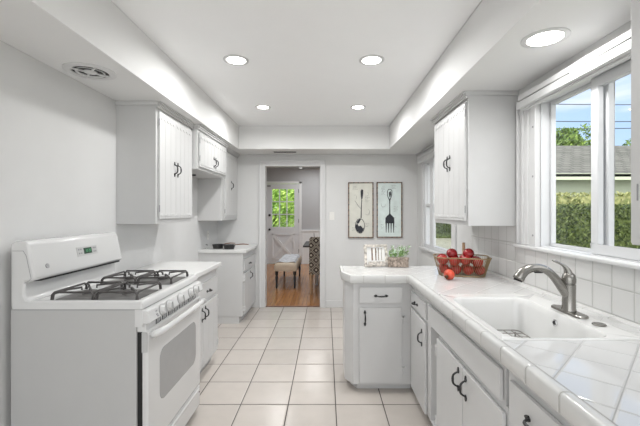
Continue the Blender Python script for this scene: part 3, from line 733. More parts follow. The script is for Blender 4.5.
# side seam
bx('side_seam', M_['greyp'], rg, -1.555, -0.94, RY0 - 0.0012, RY0 + 0.001, 0.9115, 0.9165)
bx('corner_trim', M_['enamel'], rg, -0.945, -0.905, RY0 - 0.003, RY0 + 0.006, 0.828, 0.915, bevel=0.002)

# ------------------------------------------------------------------ right run: cabinets
ZT = 0.91
FP = Face('F', 2.808)
pn = thing('base_cabinet', (0.4, 3.0, 0), 'peninsula end base cabinet with one drawer above one door', 'cabinet', 'painted base cabinets')
MB().prism([(0.150, 3.20), (0.150, 2.905), (0.212, 2.808), (0.668, 2.808), (0.668, 3.20)], 0.06, 0.862).build('carcass', M_['cab'], pn, bevel=0.002)
MB().prism([(0.20, 3.15), (0.20, 2.95), (0.245, 2.865), (0.667, 2.865), (0.667, 3.15)], 0.0, 0.06).build('toe_kick', M_['cab'], pn)
d = flat_front(FP, 'drawer', 0.258, 0.590, 0.694, 0.814, pn); handle(FP, 0.424, 0.750, 0.018, False, 0.115, 1, d)
d = flat_front(FP, 'door', 0.258, 0.584, 0.078, 0.656, pn); handle(FP, 0.300, 0.578, 0.018, True, 0.125, 1, d, wide=0.2)
for z in (0.56, 0.17): hinge(FP, 0.592, z, 0.012, d)
FR = Face('R', 0.668)
def base_right(y0, y1, label):
    t = thing('base_cabinet', (1.0, (y0 + y1) / 2, 0), label, 'cabinet', 'painted base cabinets')
    MB().box(FR.p + 0.05, XR - 0.018, y0 + 0.002, y1 - 0.001, 0.0, 0.06).build('toe_kick', M_['cab'], t)
    return t
t = base_right(2.33, 3.20, 'corner base cabinet below the fruit basket with drawer and narrow door')
MB().box(FR.p, XR - 0.018, 2.33, 3.20, 0.06, 0.862).build('carcass', M_['cab'], t, bevel=0.002)
d = flat_front(FR, 'drawer', 2.372, 2.775, 0.688, 0.795, t); handle(FR, 2.61, 0.735, 0.018, False, 0.10, 1, d)
d = flat_front(FR, 'door', 2.385, 2.775, 0.062, 0.662, t); handle(FR, 2.455, 0.545, 0.018, True, 0.12, -1, d)
t = base_right(1.325, 2.33, 'sink base cabinet with false front over two doors')
b = MB(); b.box(FR.p, XR - 0.018, 1.325, 1.345, 0.06, 0.68).box(FR.p, XR - 0.018, 2.305, 2.329, 0.06, 0.862).box(FR.p, FR.p + 0.02, 1.345, 2.305, 0.67, 0.862).box(FR.p + 0.07, FR.p + 0.09, 2.13, 2.305, 0.06, 0.67).box(FR.p, FR.p + 0.02, 1.345, 2.15, 0.06, 0.67).box(FR.p, FR.p + 0.07, 2.13, 2.15, 0.06, 0.67).box(FR.p, XR - 0.018, 1.345, 2.305, 0.06, 0.075)
b.build('carcass', M_['cab'], t, bevel=0.002)
flat_front(FR, 'false_front', 1.358, 2.318, 0.690, 0.808, t)
d = flat_front(FR, 'door', 1.728, 2.130, 0.075, 0.655, t); handle(FR, 1.775, 0.578, 0.018, True, 0.12, 1, d)
for z in (0.58, 0.16): hinge(FR, 2.135, z, 0.012, d)
d = flat_front(FR, 'door', 1.335, 1.722, 0.075, 0.655, t); handle(FR, 1.680, 0.578, 0.018, True, 0.12, -1, d)
t = base_right(0.55, 1.323, 'nearest base cabinet right of the sink with a wide drawer')
MB().box(FR.p, XR - 0.018, 0.55, 1.323, 0.06, 0.862).build('carcass', M_['cab'], t, bevel=0.002)
d = flat_front(FR, 'drawer', 0.70, 1.285, 0.66, 0.802, t); handle(FR, 1.12, 0.735, 0.018, False, 0.12, 1, d)
d = flat_front(FR, 'door', 0.70, 1.285, 0.08, 0.63, t); handle(FR, 0.75, 0.55, 0.018, True, 0.12, 1, d)

# countertop
ct = thing('countertop', (1.0, 2.0, 0.86), 'L shaped white tiled countertop running around the sink', 'countertop')
SX0, SX1, SY0, SY1 = 0.667, 1.222, 1.374, 2.125
b = MB(); CB = XR - 0.016
b.box(0.660, CB, 0.45, SY0, 0.864, ZT).box(0.660, CB, SY1, 2.80, 0.864, ZT).box(SX1, CB, SY0, SY1, 0.864, ZT + 0.004).box(0.660, SX0, SY0, SY1, 0.864, ZT)
b.prism([(CB, 3.26), (0.145, 3.26), (0.145, 2.945), (0.205, 2.797), (0.660, 2.797), (CB, 2.797)], 0.864, ZT)
b.build('tile_top', M_['ctop'], ct)
def edge_prof(x):    # bullnose section, outward -x
    return [(x + 0.035, 0.850), (x + 0.004, 0.850), (x, 0.855), (x, ZT - 0.010), (x + 0.004, ZT - 0.001), (x + 0.012, ZT + 0.003), (x + 0.028, ZT + 0.003), (x + 0.035, ZT)]
b = MB(); b.prism(edge_prof(0.630), 0.45, 2.797, 'y'); b.build('edge_tile', M_['cedge'], ct, smooth=True)
# peninsula edges follow the plan
path = [(0.660, 2.767), (0.185, 2.767), (0.122, 2.930), (0.122, 3.26)]
inn = [(0.660, 2.800), (0.207, 2.800), (0.150, 2.945), (0.150, 3.26)]
b = MB(); L_ = []
for (o_, i_) in zip(path, inn):
    mid = lambda t: (o_[0] + (i_[0] - o_[0]) * t, o_[1] + (i_[1] - o_[1]) * t)
    L_.append([(*i_, 0.850), (*mid(0.1), 0.850), (*o_, 0.856), (*o_, ZT - 0.010), (*mid(0.12), ZT), (*mid(0.4), ZT + 0.003), (*mid(0.85), ZT + 0.003), (*i_, ZT)])
b.loops(L_, True, True); b.build('edge_tile', M_['cedgex'], ct, smooth=True)
bx('grout_line', M_['grout'], ct, 0.664, 0.668, 0.45, SY0, ZT - 0.002, ZT + 0.0008); bx('grout_line', M_['grout'], ct, 0.664, 0.668, SY1, 2.80, ZT - 0.002, ZT + 0.0008)
b = MB(); b.prism([(CB - 0.0, ZT), (CB - 0.0, ZT + 0.016), (CB - 0.012, ZT + 0.016), (CB - 0.034, ZT + 0.011), (CB - 0.042, ZT)], 0.45, 3.26, 'y')
b.build('cove_tile', M_['cedge'], ct, smooth=True)
b = MB(); b.box(0.66, SX1, SY1 - 0.0, SY1 + 0.028, ZT, ZT + 0.005); b.build('sink_border_tile', M_['cedgex'], ct, bevel=0.002)

# sink
sk = thing('kitchen_sink', (0.95, 1.75, 0.72), 'white rectangular sink set into the tiled countertop', 'sink')
def rr(x0, x1, y0, y1, r, z): return rrect(x0, x1, y0, y1, r, z, 7)
b = MB(); ix0, ix1, iy0, iy1 = 0.700, 1.112, 1.392, 2.045
b.loops([rr(ix0 - 0.012, ix1 + 0.012, iy0 - 0.012, iy1 + 0.012, 0.06, 0.700), rr(SX0 + 0.001, SX1 - 0.001, SY0 + 0.001, SY1 - 0.001, 0.004, 0.870), rr(SX0 + 0.001, SX1 - 0.001, SY0 + 0.001, SY1 - 0.001, 0.004, ZT + 0.001), rr(SX0 + 0.005, SX1 - 0.005, SY0 + 0.005, SY1 - 0.005, 0.006, ZT + 0.005),
         rr(ix0, ix1, iy0, iy1, 0.065, ZT + 0.004), rr(ix0 + 0.006, ix1 - 0.006, iy0 + 0.006, iy1 - 0.006, 0.062, ZT - 0.003), rr(ix0 + 0.012, ix1 - 0.012, iy0 + 0.012, iy1 - 0.012, 0.06, ZT - 0.03), rr(ix0 + 0.022, ix1 - 0.022, iy0 + 0.022, iy1 - 0.022, 0.06, 0.760), rr(ix0 + 0.032, ix1 - 0.032, iy0 + 0.032, iy1 - 0.032, 0.055, 0.730), rr(ix0 + 0.06, ix1 - 0.06, iy0 + 0.06, iy1 - 0.06, 0.04, 0.718), rr(0.88, 0.93, 1.69, 1.74, 0.02, 0.714)], True, True)
b.build('basin', M_['sink'], sk, smooth=True)
MB().lathe([(0.045, 0.7185), (0.045, 0.721), (0.036, 0.721), (0.034, 0.715), (0.0, 0.715)], (0.905, 1.715, 0)).build('drain', M_['chrome'], sk, smooth=True)
b = MB(); b.lathe([(0.0, -0.004), (0.010, -0.004), (0.014, -0.006), (0.016, -0.003), (0.016, 0.004)], (1.098, 1.735, 0.866), 'x', 20); b.build('overflow_ring', M_['chrome'], sk, smooth=True)
MB().cyl((1.0925, 1.735, 0.866), (1.095, 1.735, 0.866), 0.009).build('overflow_hole', M_['dark'], sk)
rk = MB(); rx0, rx1, ry0, ry1, rz = 0.77, 1.06, 1.46, 2.0, 0.745
rk.tube(rrect(rx0, rx1, ry0, ry1, 0.03, rz, 5), 0.003, 6, closed=True)
for i in range(1, 7): x = rx0 + (rx1 - rx0) * i / 7; rk.tube([(x, ry0, rz), (x, ry1, rz)], 0.0026, 6)
for i in range(1, 10): y = ry0 + (ry1 - ry0) * i / 10; rk.tube([(rx0, y, rz), (rx1, y, rz)], 0.0026, 6)
for (x, y) in ((rx0 + 0.03, ry0 + 0.03), (rx1 - 0.03, ry0 + 0.03), (rx0 + 0.03, ry1 - 0.03), (rx1 - 0.03, ry1 - 0.03)): rk.tube([(x, y, rz), (x, y, 0.7195)], 0.004, 6)
tag(rk.build('sink_rack', M_['steelw'], None, loc=(0.91, 1.72, 0.72), smooth=True), 'grey wire rack lying on the bottom of the sink', 'rack')

# faucet
FX, FY = 1.166, 1.738; Z0 = ZT + 0.0055
fc = thing('faucet', (FX, FY, Z0), 'brushed nickel pull-out faucet standing behind the sink', 'faucet')
pl = [(FX + 0.030 * math.cos(a), FY + (0.082 * (1 if math.sin(a) > 0 else -1) + 0.030 * math.sin(a)) if abs(math.sin(a)) > 0.01 else FY + 0.082 * (1 if a < 1 else -1)) for a in [2 * PI * (k + 0.5) / 28 for k in range(28)]]
MB().loops([[(x, y, Z0) for x, y in pl], [(x, y, Z0 + 0.007) for x, y in pl], [(FX + (x - FX) * 0.9, FY + (y - FY) * 0.96, Z0 + 0.011) for x, y in pl]], True, True).build('base_plate', M_['nickel'], fc, smooth=True)
MB().lathe([(0.032, 0.008), (0.032, 0.016), (0.0295, 0.022), (0.0285, 0.08), (0.0295, 0.135), (0.0265, 0.1375), (0.0265, 0.1405), (0.0300, 0.143), (0.0305, 0.162), (0.027, 0.180), (0.017, 0.191), (0.0, 0.194)], (FX, FY, Z0)).build('body', M_['nickel'], fc, smooth=True)
sp = bez((FX - 0.002, FY, Z0 + 0.080), (FX - 0.050, FY, Z0 + 0.135), (FX - 0.085, FY, Z0 + 0.222), (FX - 0.165, FY, Z0 + 0.214), 14) + bez((FX - 0.165, FY, Z0 + 0.214), (FX - 0.205, FY, Z0 + 0.210), (FX - 0.228, FY, Z0 + 0.192), (FX - 0.243, FY, Z0 + 0.158), 10)[1:]
n_ = len(sp); rs = [0.0250 - 0.0065 * min(1, i / 8) + (0.0065 * max(0, (i - 13) / 10)) for i in range(n_)]
MB().tube(sp, rs, 18).build('spout', M_['nickel'], fc, smooth='all')
MB().tube([Vector(sp[-1]) + Vector((0.0, 0, 0.001)), Vector(sp[-1]) + Vector((-0.003, 0, -0.007))], [0.0200, 0.0190], 18).build('spray_nozzle', M_['dark'], fc, smooth=True)
MB().tube([(FX - 0.128, FY, Z0 + 0.195), (FX - 0.165, FY, Z0 + 0.196)], 0.007, 8).build('spray_button', M_['dark'], fc, smooth=True)
hn = bez((FX + 0.0, FY, Z0 + 0.165), (FX - 0.002, FY, Z0 + 0.225), (FX - 0.035, FY, Z0 + 0.232), (FX - 0.078, FY, Z0 + 0.250), 12)
MB().tube(hn, [0.026, 0.025, 0.0215, 0.0185, 0.0155, 0.013, 0.011, 0.0085, 0.0075, 0.007, 0.007, 0.007, 0.005], 14, flat=0.75).build('lever', M_['nickel'], fc, smooth='all')
tag(MB().lathe([(0.026, 0), (0.027, 0.003), (0.024, 0.006), (0.0, 0.0075)], (0, 0, 0)).build('hole_cover', M_['nickel'], None, smooth=True), 'flat oval nickel hole cover beside the faucet', 'cover').location = (1.166, 1.545, Z0)

# ------------------------------------------------------------------ fruit basket
BCX, BCY, BA = 1.045, 2.800, math.radians(-14)
def bpt(u, v, z): return (BCX + u * math.cos(BA) - v * math.sin(BA), BCY + u * math.sin(BA) + v * math.cos(BA), z)
bk = thing('wire_basket', (BCX, BCY, ZT), 'brass coloured wire basket full of red fruit on the counter', 'basket')
ZB, ZR = ZT + 0.004, 1.052
def bring(t):
    hw = 0.165 + 0.038 * t; hd = 0.105 + 0.030 * t; z = ZB + (ZR - ZB) * t
    return [bpt(p[0], p[1], z) for p in rrect(-hw, hw, -hd, hd, 0.065, 0, 8)]
b = MB()
b.tube(bring(1.0), 0.0045, 8, closed=True)
b.build('rim', M_['gold'], bk, smooth=True)
b = MB()
for t in (0.0, 0.03): b.tube(bring(t), 0.0024, 6, closed=True)
rb, rt = bring(0), bring(1)
def dense(r, n):
    L = [0]; m = len(r)
    for i in range(m): L.append(L[-1] + (Vector(r[(i + 1) % m]) - Vector(r[i])).length)
    out = []
    for k in range(n):
        s_ = L[-1] * k / n; i = max(j for j in range(m) if L[j] <= s_)
        f = (s_ - L[i]) / max(1e-9, L[i + 1] - L[i]); out.append(Vector(r[i]).lerp(Vector(r[(i + 1) % m]), f))
    return out
NW = 84
for p, q in zip(dense(rb, NW), dense(rt, NW)): b.tube([p, q], 0.0015, 5)
for k in range(1, 12):
    u = -0.165 + 0.33 * k / 12; b.tube([bpt(u, -0.10, ZB), bpt(u, 0.10, ZB)], 0.0012, 5)
for k in range(1, 6):
    v = -0.105 + 0.21 * k / 6; b.tube([bpt(-0.16, v, ZB), bpt(0.16, v, ZB)], 0.0012, 5)
b.build('wires', M_['gold'], bk)
b = MB(); b.tube([bpt(0.035, 0.137, ZR - 0.02), bpt(0.035, 0.139, ZR + 0.02), bpt(0.035, 0.139, 1.148)], [0.009, 0.012, 0.011], 10); b.build('handle', M_['woodl'], bk, smooth=True, label='short upright wooden handle')

def fruit_mesh(r, m, name='apple'):
    prof = []
    for k in range(0, 17):
        a = -PI / 2 + PI * k / 16
        rad = r * math.cos(a) * (1.0 + 0.05 * math.sin(a)); h = r * 0.92 * math.sin(a)
        if k >= 14: h -= (k - 13) * r * 0.055
        if k <= 1: h += (2 - k) * r * 0.04
        prof.append((max(rad, 0.0), h))
    return MB().lathe(prof, (0, 0, 0), 'z', 24).build(name, m, None, smooth='all')
A0 = fruit_mesh(0.0410, M_['red']); A1 = fruit_mesh(0.0400, M_['red2'])
def mkstem():
    return MB().tube([(0, 0, 0.020), (0.002, 0, 0.034), (0.006, 0, 0.045)], 0.0016, 6)
for A in (A0, A1):
    s_ = mkstem().build('stem', M_['woodb'], None); s_.parent = A
rows = []
for z, us, vs in ((ZB + 0.043, (-0.124, -0.041, 0.042, 0.125), (-0.046, 0.042)), (ZB + 0.112, (-0.138, -0.055, 0.028, 0.112), (-0.060, 0.034))):
    for u in us:
        for v in vs: rows.append((u, v, z))
rows += [(-0.070, -0.022, ZB + 0.162), (0.050, -0.030, ZB + 0.166)]
names = {0: 'far left', 1: 'near left', 2: 'far', 3: 'near'}
used = set()
for i, (u, v, z) in enumerate(rows):
    top = i >= 16
    src = A0 if (top or i in (9, 11, 14, 15, 6, 2)) else A1
    o = src if src.name not in used else copy_tree(src)
    used.add(src.name)
    if not top: u_, v_ = u + random.uniform(-0.003, 0.003), v + random.uniform(-0.003, 0.003)
    else: u_, v_ = u, v
    o.location = bpt(u_, v_, z + (random.uniform(-0.009, 0.006) if 8 <= i < 16 else 0)); o.rotation_euler = (random.uniform(-0.5, 0.5), random.uniform(-0.5, 0.5), random.uniform(0, 6))
    if top: lab = 'darkest red apple heaped above the basket rim, right of the other one' if i == 17 else 'bright red apple heaped above the basket rim, left of the darker one'
    else: lab = ('red apple in the %s layer of the wire basket, %s side, %s from the left' % ('bottom' if z < 1 else 'upper', 'window' if v > 0 else 'sink', ('first', 'second', 'third', 'fourth')[[-0.11, -0.03, 0.04, 0.12].index(min([-0.11, -0.03, 0.04, 0.12], key=lambda q: abs(q - u)))]))
    tag(o, lab, 'fruit', 'red apples in the wire basket')
# loose pomegranate
pm = fruit_mesh(0.039, M_['red3'], 'pomegranate'); pm.location = (0.885, 2.600, ZT + 0.0375); pm.rotation_euler = (0.3, -1.9, 0.4)
b = MB()
for k in range(6):
    a = 2 * PI * k / 6; c, s_ = math.cos(a), math.sin(a)
    b.tube([(0.006 * c, 0.006 * s_, 0.026), (0.009 * c, 0.009 * s_, 0.040), (0.013 * c, 0.013 * s_, 0.050)], [0.0055, 0.005, 0.0015], 6)
cw = b.build('crown', M_['woodb'], None, smooth=True); cw.parent = pm
tag(pm, 'loose orange-red pomegranate on the counter in front of the basket', 'fruit')

# ------------------------------------------------------------------ things standing on the peninsula's back edge
tl = math.radians(-9)
pf = thing('picture_frame', (0.445, 3.205, ZT + 0.002), 'small distressed whitewashed frame with striped insert on the peninsula', 'frame')
def onp(x, w, z): return (x, w, z)
b = MB(); hw, hh, fw = 0.105, 0.195, 0.022
b.box(-hw, hw, -0.012, 0.006, 0, fw).box(-hw, hw, -0.012, 0.006, hh - fw, hh).box(-hw, -hw + fw, -0.012, 0.006, fw, hh - fw).box(hw - fw, hw, -0.012, 0.006, fw, hh - fw)
o = b.build('frame', M_['rust'], None, bevel=0.003); o.parent = pf; o.rotation_euler = (tl, 0, 0)
b = MB(); b.box(-hw + 0.01, hw - 0.01, 0.0, 0.004, 0.01, hh - 0.01); o2 = b.build('print', M_['paper'], None); o2.parent = pf; o2.rotation_euler = (tl, 0, 0)
b = MB()
for (x, w) in ((-0.040, 0.013), (-0.005, 0.010), (0.022, 0.006), (0.050, 0.004)): b.box(x, x + w, -0.001, 0.0005, 0.055, hh - 0.03)
o3 = b.build('stripes', M_['rustd'], None); o3.parent = o2
b = MB(); b.box(-0.075, 0.085, -0.022, -0.012, 0.012, 0.045); o4 = b.build('ledge', M_['rust'], None, bevel=0.003); o4.parent = o
b = MB(); b.tube([(0, 0.005, 0.14), (0, 0.045, 0.0)], 0.004, 6); o5 = b.build('easel_leg', M_['rustd'], None); o5.parent = pf
pf.rotation_euler = (0, 0, math.radians(8))

px = thing('planter_box', (0.635, 3.205, ZT + 0.001), 'small rustic wooden planter with green and white sprigs', 'planter')
b = MB(); x0, x1 = 0.550, 0.725
b.box(x0, x1, 3.172, 3.180, ZT + 0.002, ZT + 0.083).box(x0, x1, 3.232, 3.240, ZT + 0.002, ZT + 0.083).box(x0, x0 + 0.008, 3.18, 3.232, ZT + 0.002, ZT + 0.083).box(x1 - 0.008, x1, 3.18, 3.232, ZT + 0.002, ZT + 0.083).box(x0, x1, 3.18, 3.232, ZT + 0.002, ZT + 0.01)
b.box(x0 - 0.004, x1 + 0.004, 3.168, 3.174, ZT + 0.068, ZT + 0.088).box(x0 + 0.02, x0 + 0.035, 3.167, 3.172, ZT + 0.002, ZT + 0.07).box(x1 - 0.035, x1 - 0.02, 3.167, 3.172, ZT + 0.002, ZT + 0.07)
b.build('box', M_['rustm'], px, bevel=0.002)
bx('soil', M_['bark'], px, x0 + 0.008, x1 - 0.008, 3.18, 3.232, ZT + 0.01, ZT + 0.07)

def leaf_cloud(mb, pts_fn, n, size, tilt=1.0):
    for _ in range(n):
        c = Vector(pts_fn()); s_ = size * random.uniform(0.6, 1.3)
        a = Vector((random.gauss(0, 1), random.gauss(0, 1), random.gauss(0, tilt))).normalized(); u = a.orthogonal().normalized(); v = a.cross(u)
        q = [mb.bm.verts.new(c + u * s_ * du + v * s_ * dv * 0.6) for du, dv in ((-1, 0), (-0.2, 0.6), (1, 0), (-0.2, -0.6))]
        mb.bm.faces.new(q)
def buildraw(mb, name, m, parent=None, loc=None):
    off = Vector((0, 0, 0)); p = parent
    while p is not None: off += p.location; p = p.parent
    if loc is not None: off = Vector(loc)
    for v in mb.bm.verts: v.co -= off
    me = bpy.data.meshes.new(name); mb.bm.to_mesh(me); mb.bm.free(); me.materials.append(m)
    o = bpy.data.objects.new(name, me); C.objects.link(o); o.parent = parent
    if parent is None and loc is not None: o.location = loc
    return o
b = MB(); tips = []
for k in range(26):
    bx_, by_ = random.uniform(x0 + 0.02, x1 - 0.02), random.uniform(3.185, 3.228)
    tip = (bx_ + random.uniform(-0.04, 0.045), by_ + random.uniform(-0.03, 0.03), ZT + random.uniform(0.11, 0.185)); tips.append((Vector((bx_, by_, ZT + 0.07)), Vector(tip)))
    b.tube([(bx_, by_, ZT + 0.06), tip], 0.0012, 5)
b.build('stems', M_['leaf'], px)
b = MB()
def f():
    p, q = random.choice(tips); t = random.uniform(0.35, 1.05); v = p.lerp(q, t); return v + Vector([random.gauss(0, 0.006) for _ in range(3)])
leaf_cloud(b, f, 330, 0.011); buildraw(b, 'foliage', M_['leaf'], px)
b = MB()
def f2():
    p, q = random.choice(tips[::2]); return q + Vector([random.gauss(0, 0.007) for _ in range(3)])
leaf_cloud(b, f2, 150, 0.009); buildraw(b, 'blossom', M_['petal'], px)

# ------------------------------------------------------------------ wall art (spoon, fork)
def art(x0, x1, z0, z1, label, cm, shape):
    t = thing('wall_picture', ((x0 + x1) / 2, YF, z0), label, 'picture')
    y = YF - 0.002; fw = 0.014
    b = MB(); b.box(x0, x1, y - 0.028, y, z0, z0 + fw).box(x0, x1, y - 0.028, y, z1 - fw, z1).box(x0, x0 + fw, y - 0.028, y, z0 + fw, z1 - fw).box(x1 - fw, x1, y - 0.028, y, z0 + fw, z1 - fw)
    fr = b.build('frame', M_['rustd'], t, bevel=0.002)
    b = MB()
    n = 11
    for k in range(n):
        z = z0 + fw / 2 + (z1 - z0 - fw) * k / (n - 1)
        for x in (x0 + fw / 2, x1 - fw / 2): b.lathe([(0.0, -0.034), (0.007, -0.032), (0.009, -0.027)], (x, y, z), 'y', 8)
    for k in range(1, 5):
        x = x0 + fw / 2 + (x1 - x0 - fw) * k / 5
        for z in (z0 + fw / 2, z1 - fw / 2): b.lathe([(0.0, -0.034), (0.007, -0.032), (0.009, -0.027)], (x, y, z), 'y', 8)
    b.build('studs', M_['black'], fr)
    cv = bx('canvas', M_[cm], t, x0 + fw, x1 - fw, y - 0.016, y - 0.002, z0 + fw, z1 - fw)
    cx = (x0 + x1) / 2; ya, yb = y - 0.0175, y - 0.0155
    b = MB(); S = lambda pts: [(cx + u, z1 - v) for u, v in pts]
    if shape == 'spoon':
        b.prism(S([(-0.004, 0.13), (0.010, 0.10), (0.034, 0.11), (0.036, 0.16), (0.026, 0.23), (0.010, 0.26), (0.000, 0.20)]), ya, yb, 'y')
        b.prism(S([(0.010, 0.25), (0.020, 0.25), (0.014, 0.36), (0.012, 0.52), (-0.004, 0.52), (0.002, 0.36)]), ya, yb - 0.0001, 'y')
        ov = [(-0.012 + 0.068 * math.cos(a), 0.635 + 0.105 * math.sin(a)) for a in [2 * PI * k / 26 for k in range(26)]]
        b.tube([(cx + u, ya, z1 - v) for u, v in ov], 0.004, 6, closed=True)
        b.prism(S([(-0.078, 0.62), (-0.05, 0.60), (-0.03, 0.64), (0.0, 0.63), (0.030, 0.67), (0.045, 0.66), (0.040, 0.69), (0.015, 0.73), (-0.02, 0.735), (-0.055, 0.71), (-0.072, 0.67)]), ya, yb - 0.0002, 'y')
        b.prism(S([(-0.02, 0.535), (0.005, 0.53), (-0.03, 0.60), (-0.065, 0.60), (-0.05, 0.56)]), ya, yb - 0.0003, 'y')
        b.tube([(cx - 0.085, ya, z1 - 0.27), (cx - 0.04, ya, z1 - 0.34), (cx - 0.002, ya, z1 - 0.38)], 0.0025, 5)
    else:
        b.tube([(cx + u, ya, z1 - v) for u, v in ((-0.028, 0.13), (-0.012, 0.105), (0.022, 0.105), (0.036, 0.13), (0.032, 0.19), (0.014, 0.25), (-0.008, 0.25), (-0.030, 0.19))], 0.005, 6, closed=True)
        b.prism(S([(-0.008, 0.15), (0.018, 0.13), (0.024, 0.18), (0.006, 0.23), (-0.006, 0.19)]), ya, yb, 'y')
        b.prism(S([(-0.006, 0.24), (0.014, 0.24), (0.010, 0.34), (0.014, 0.46), (0.035, 0.49), (-0.028, 0.49), (-0.004, 0.46), (-0.002, 0.34)]), ya, yb - 0.0001, 'y')
        b.prism(S([(-0.030, 0.485), (0.036, 0.485), (0.068, 0.52), (0.072, 0.60), (-0.060, 0.60), (-0.058, 0.52)]), ya, yb - 0.0002, 'y')
        for k in range(4):
            u = -0.058 + k * 0.036; b.prism(S([(u, 0.59), (u + 0.020, 0.59), (u + 0.014, 0.735), (u + 0.006, 0.735)]), ya, yb - 0.0003, 'y')
    b.build('silhouette', M_['ink'], cv)
    b = MB(); random.seed(3 if shape == 'spoon' else 9)
    rowsq = [(-0.12, 0.06, 0.08, 3), (0.06, 0.20, 0.07, 5), (0.06, 0.60, 0.06, 3), (-0.13, 0.66, 0.05, 3)] if shape == 'spoon' else [(-0.12, 0.07, 0.07, 6), (0.03, 0.05, 0.07, 3), (0.06, 0.36, 0.08, 4), (-0.13, 0.62, 0.06, 4)]
    for (u, v, w, nr) in rowsq:
        for r_ in range(nr):
            pts = []; ww = w * random.uniform(0.7, 1.0)
            for k in range(12): pts.append((cx + u + ww * k / 11, ya + 0.0008, z1 - v - r_ * 0.021 + random.uniform(-0.0045, 0.0045)))
            b.tube(pts, 0.0012, 4)
    for q in range(5):
        a0 = random.uniform(0, 6); c_ = (random.choice((-0.09, 0.09)), random.uniform(0.1, 0.7)); R = random.uniform(0.02, 0.05)
        b.tube([(cx + c_[0] + R * math.cos(a0 + t * 0.3) * 0.8, ya + 0.0008, z1 - c_[1] + R * math.sin(a0 + t * 0.3)) for t in range(9)], 0.001, 4)
    b.build('script_lines', M_['inkg'], cv)
art(0.324, 0.690, 1.016, 1.825, 'narrow framed print of an old spoon on cream ground', 'canvas', 'spoon')
art(0.739, 1.109, 1.020, 1.828, 'narrow framed print of an old fork on pale blue ground', 'canvas2', 'fork')

# switch, outlet
def wall_plate(F, u, z, label, cat, name, outlet=False):
    t = thing(name, F.P(u, 0, z), label, cat)
    b = MB(); F.box(b, u - 0.036, u + 0.036, z - 0.058, z + 0.058, 0, 0.006); b.build('plate', M_['cream'], t, bevel=0.003)
    b = MB()
    if outlet:
        for zz in (-0.024, 0.024):
            for uu in (-0.007, 0.007): F.box(b, u + uu - 0.0015, u + uu + 0.0015, z + zz - 0.006, z + zz + 0.006, 0.005, 0.0068)
        b.build('socket', M_['dark'], t)
    else:
        F.box(b, u - 0.005, u + 0.005, z - 0.012, z + 0.012, 0.005, 0.014); b.build('toggle', M_['cream'], t, bevel=0.002)
wall_plate(Face('F', YF), 0.085, 1.335, 'cream light switch on the wall right of the doorway', 'switch', 'light_switch')
wall_plate(Face('L', XL), 4.86, 1.08, 'cream outlet on the left wall above the far counter', 'outlet', 'wall_outlet', True)

# ------------------------------------------------------------------ small things on the far left counter
def skillet(x, y, z, r, ang, label):
    t = thing('skillet', (x, y, z), label, 'pan')
    MB().lathe([(0.0, 0.001), (r * 0.86, 0.001), (r, 0.052), (r + 0.003, 0.054), (r - 0.004, 0.054), (r * 0.80, 0.006), (0.0, 0.006)], (x, y, z), 'z', 28).build('pan', M_['black'], t, smooth=True)
    d = Vector((math.cos(ang), math.sin(ang), 0)); p = Vector((x, y, z + 0.050))
    MB().tube([p + d * r, p + d * (r + 0.04) + Vector((0, 0, 0.006)), p + d * (r + 0.10) + Vector((0, 0, 0.010)), p + d * (r + 0.17) + Vector((0, 0, 0.004))], [0.008, 0.010, 0.012, 0.009], 10, flat=0.6).build('handle', M_['woodb'], t, smooth=True)
skillet(-1.395, 4.68, 0.9225, 0.072, 0.75, 'small black skillet nearest the wall, left of the other')
skillet(-1.235, 4.62, 0.9225, 0.072, 0.22, 'small black skillet in front with brown handle pointing to the doorway')
sh = thing('salt_shaker', (-1.53, 4.63, 0.9225), 'small clear shaker beside the skillets against the wall', 'shaker')
MB().lathe([(0.0, 0.0), (0.017, 0.0), (0.018, 0.01), (0.014, 0.045), (0.0, 0.046)], (-1.53, 4.63, 0.9225), 'z', 16).build('jar', M_['glassw'], sh, smooth=True)
MB().lathe([(0.015, 0.045), (0.015, 0.055), (0.010, 0.060), (0.0, 0.061)], (-1.53, 4.63, 0.9225), 'z', 16).build('cap', M_['chrome'], sh, smooth=True)

# ------------------------------------------------------------------ ceiling: lamps, vents
def downlight(x, y, z, R, label, power=1.0):
    t = thing('recessed_light', (x, y, z), label, 'ceiling light', 'recessed ceiling lights')
    MB().lathe([(R, 0.0), (R, -0.004), (R * 0.93, -0.007), (R * 0.76, -0.006), (R * 0.74, -0.001)], (x, y, z), 'z', 40, closed=True).build('trim_ring', M_['trim'], t, smooth=True)
    MB().lathe([(0.0, -0.003), (R * 0.75, -0.003), (R * 0.75, -0.001), (0.0, -0.001)], (x, y, z), 'z', 40).build('lens', M_['lamp'], t)
    ld = bpy.data.lights.new('lamp', 'AREA'); ld.shape = 'DISK'; ld.size = R * 1.4; ld.energy = LAMP_W * power; ld.color = (1.0, 1.0, 0.99); ld.spread = math.radians(170)
    lo = bpy.data.objects.new('lamp', ld); C.objects.link(lo); lo.location = (0, 0, -0.012); lo.parent = t
downlight(-0.68, 2.738, ZC, 0.095, 'recessed ceiling light, near left of four in the raised ceiling')
downlight(0.345, 2.738, ZC, 0.095, 'recessed ceiling light, near right of four in the raised ceiling')
downlight(-0.69, 3.97, ZC, 0.082, 'recessed ceiling light, far left of four in the raised ceiling')
downlight(0.352, 3.97, ZC, 0.082, 'recessed ceiling light, far right of four in the raised ceiling')
downlight(1.053, 1.74, ZS, 0.104, 'recessed light in the soffit above the sink', 0.6)
vt = thing('ceiling_vent', (-1.403, 2.156, ZS), 'round white ventilation grille in the left soffit above the stove', 'vent')
cx, cy = -1.403, 2.156
MB().lathe([(0.138, 0.0), (0.138, -0.004), (0.120, -0.011), (0.098, -0.008), (0.096, 0.0)], (cx, cy, ZS), 'z', 44, closed=True).build('rim', M_['trim'], vt, smooth=True)
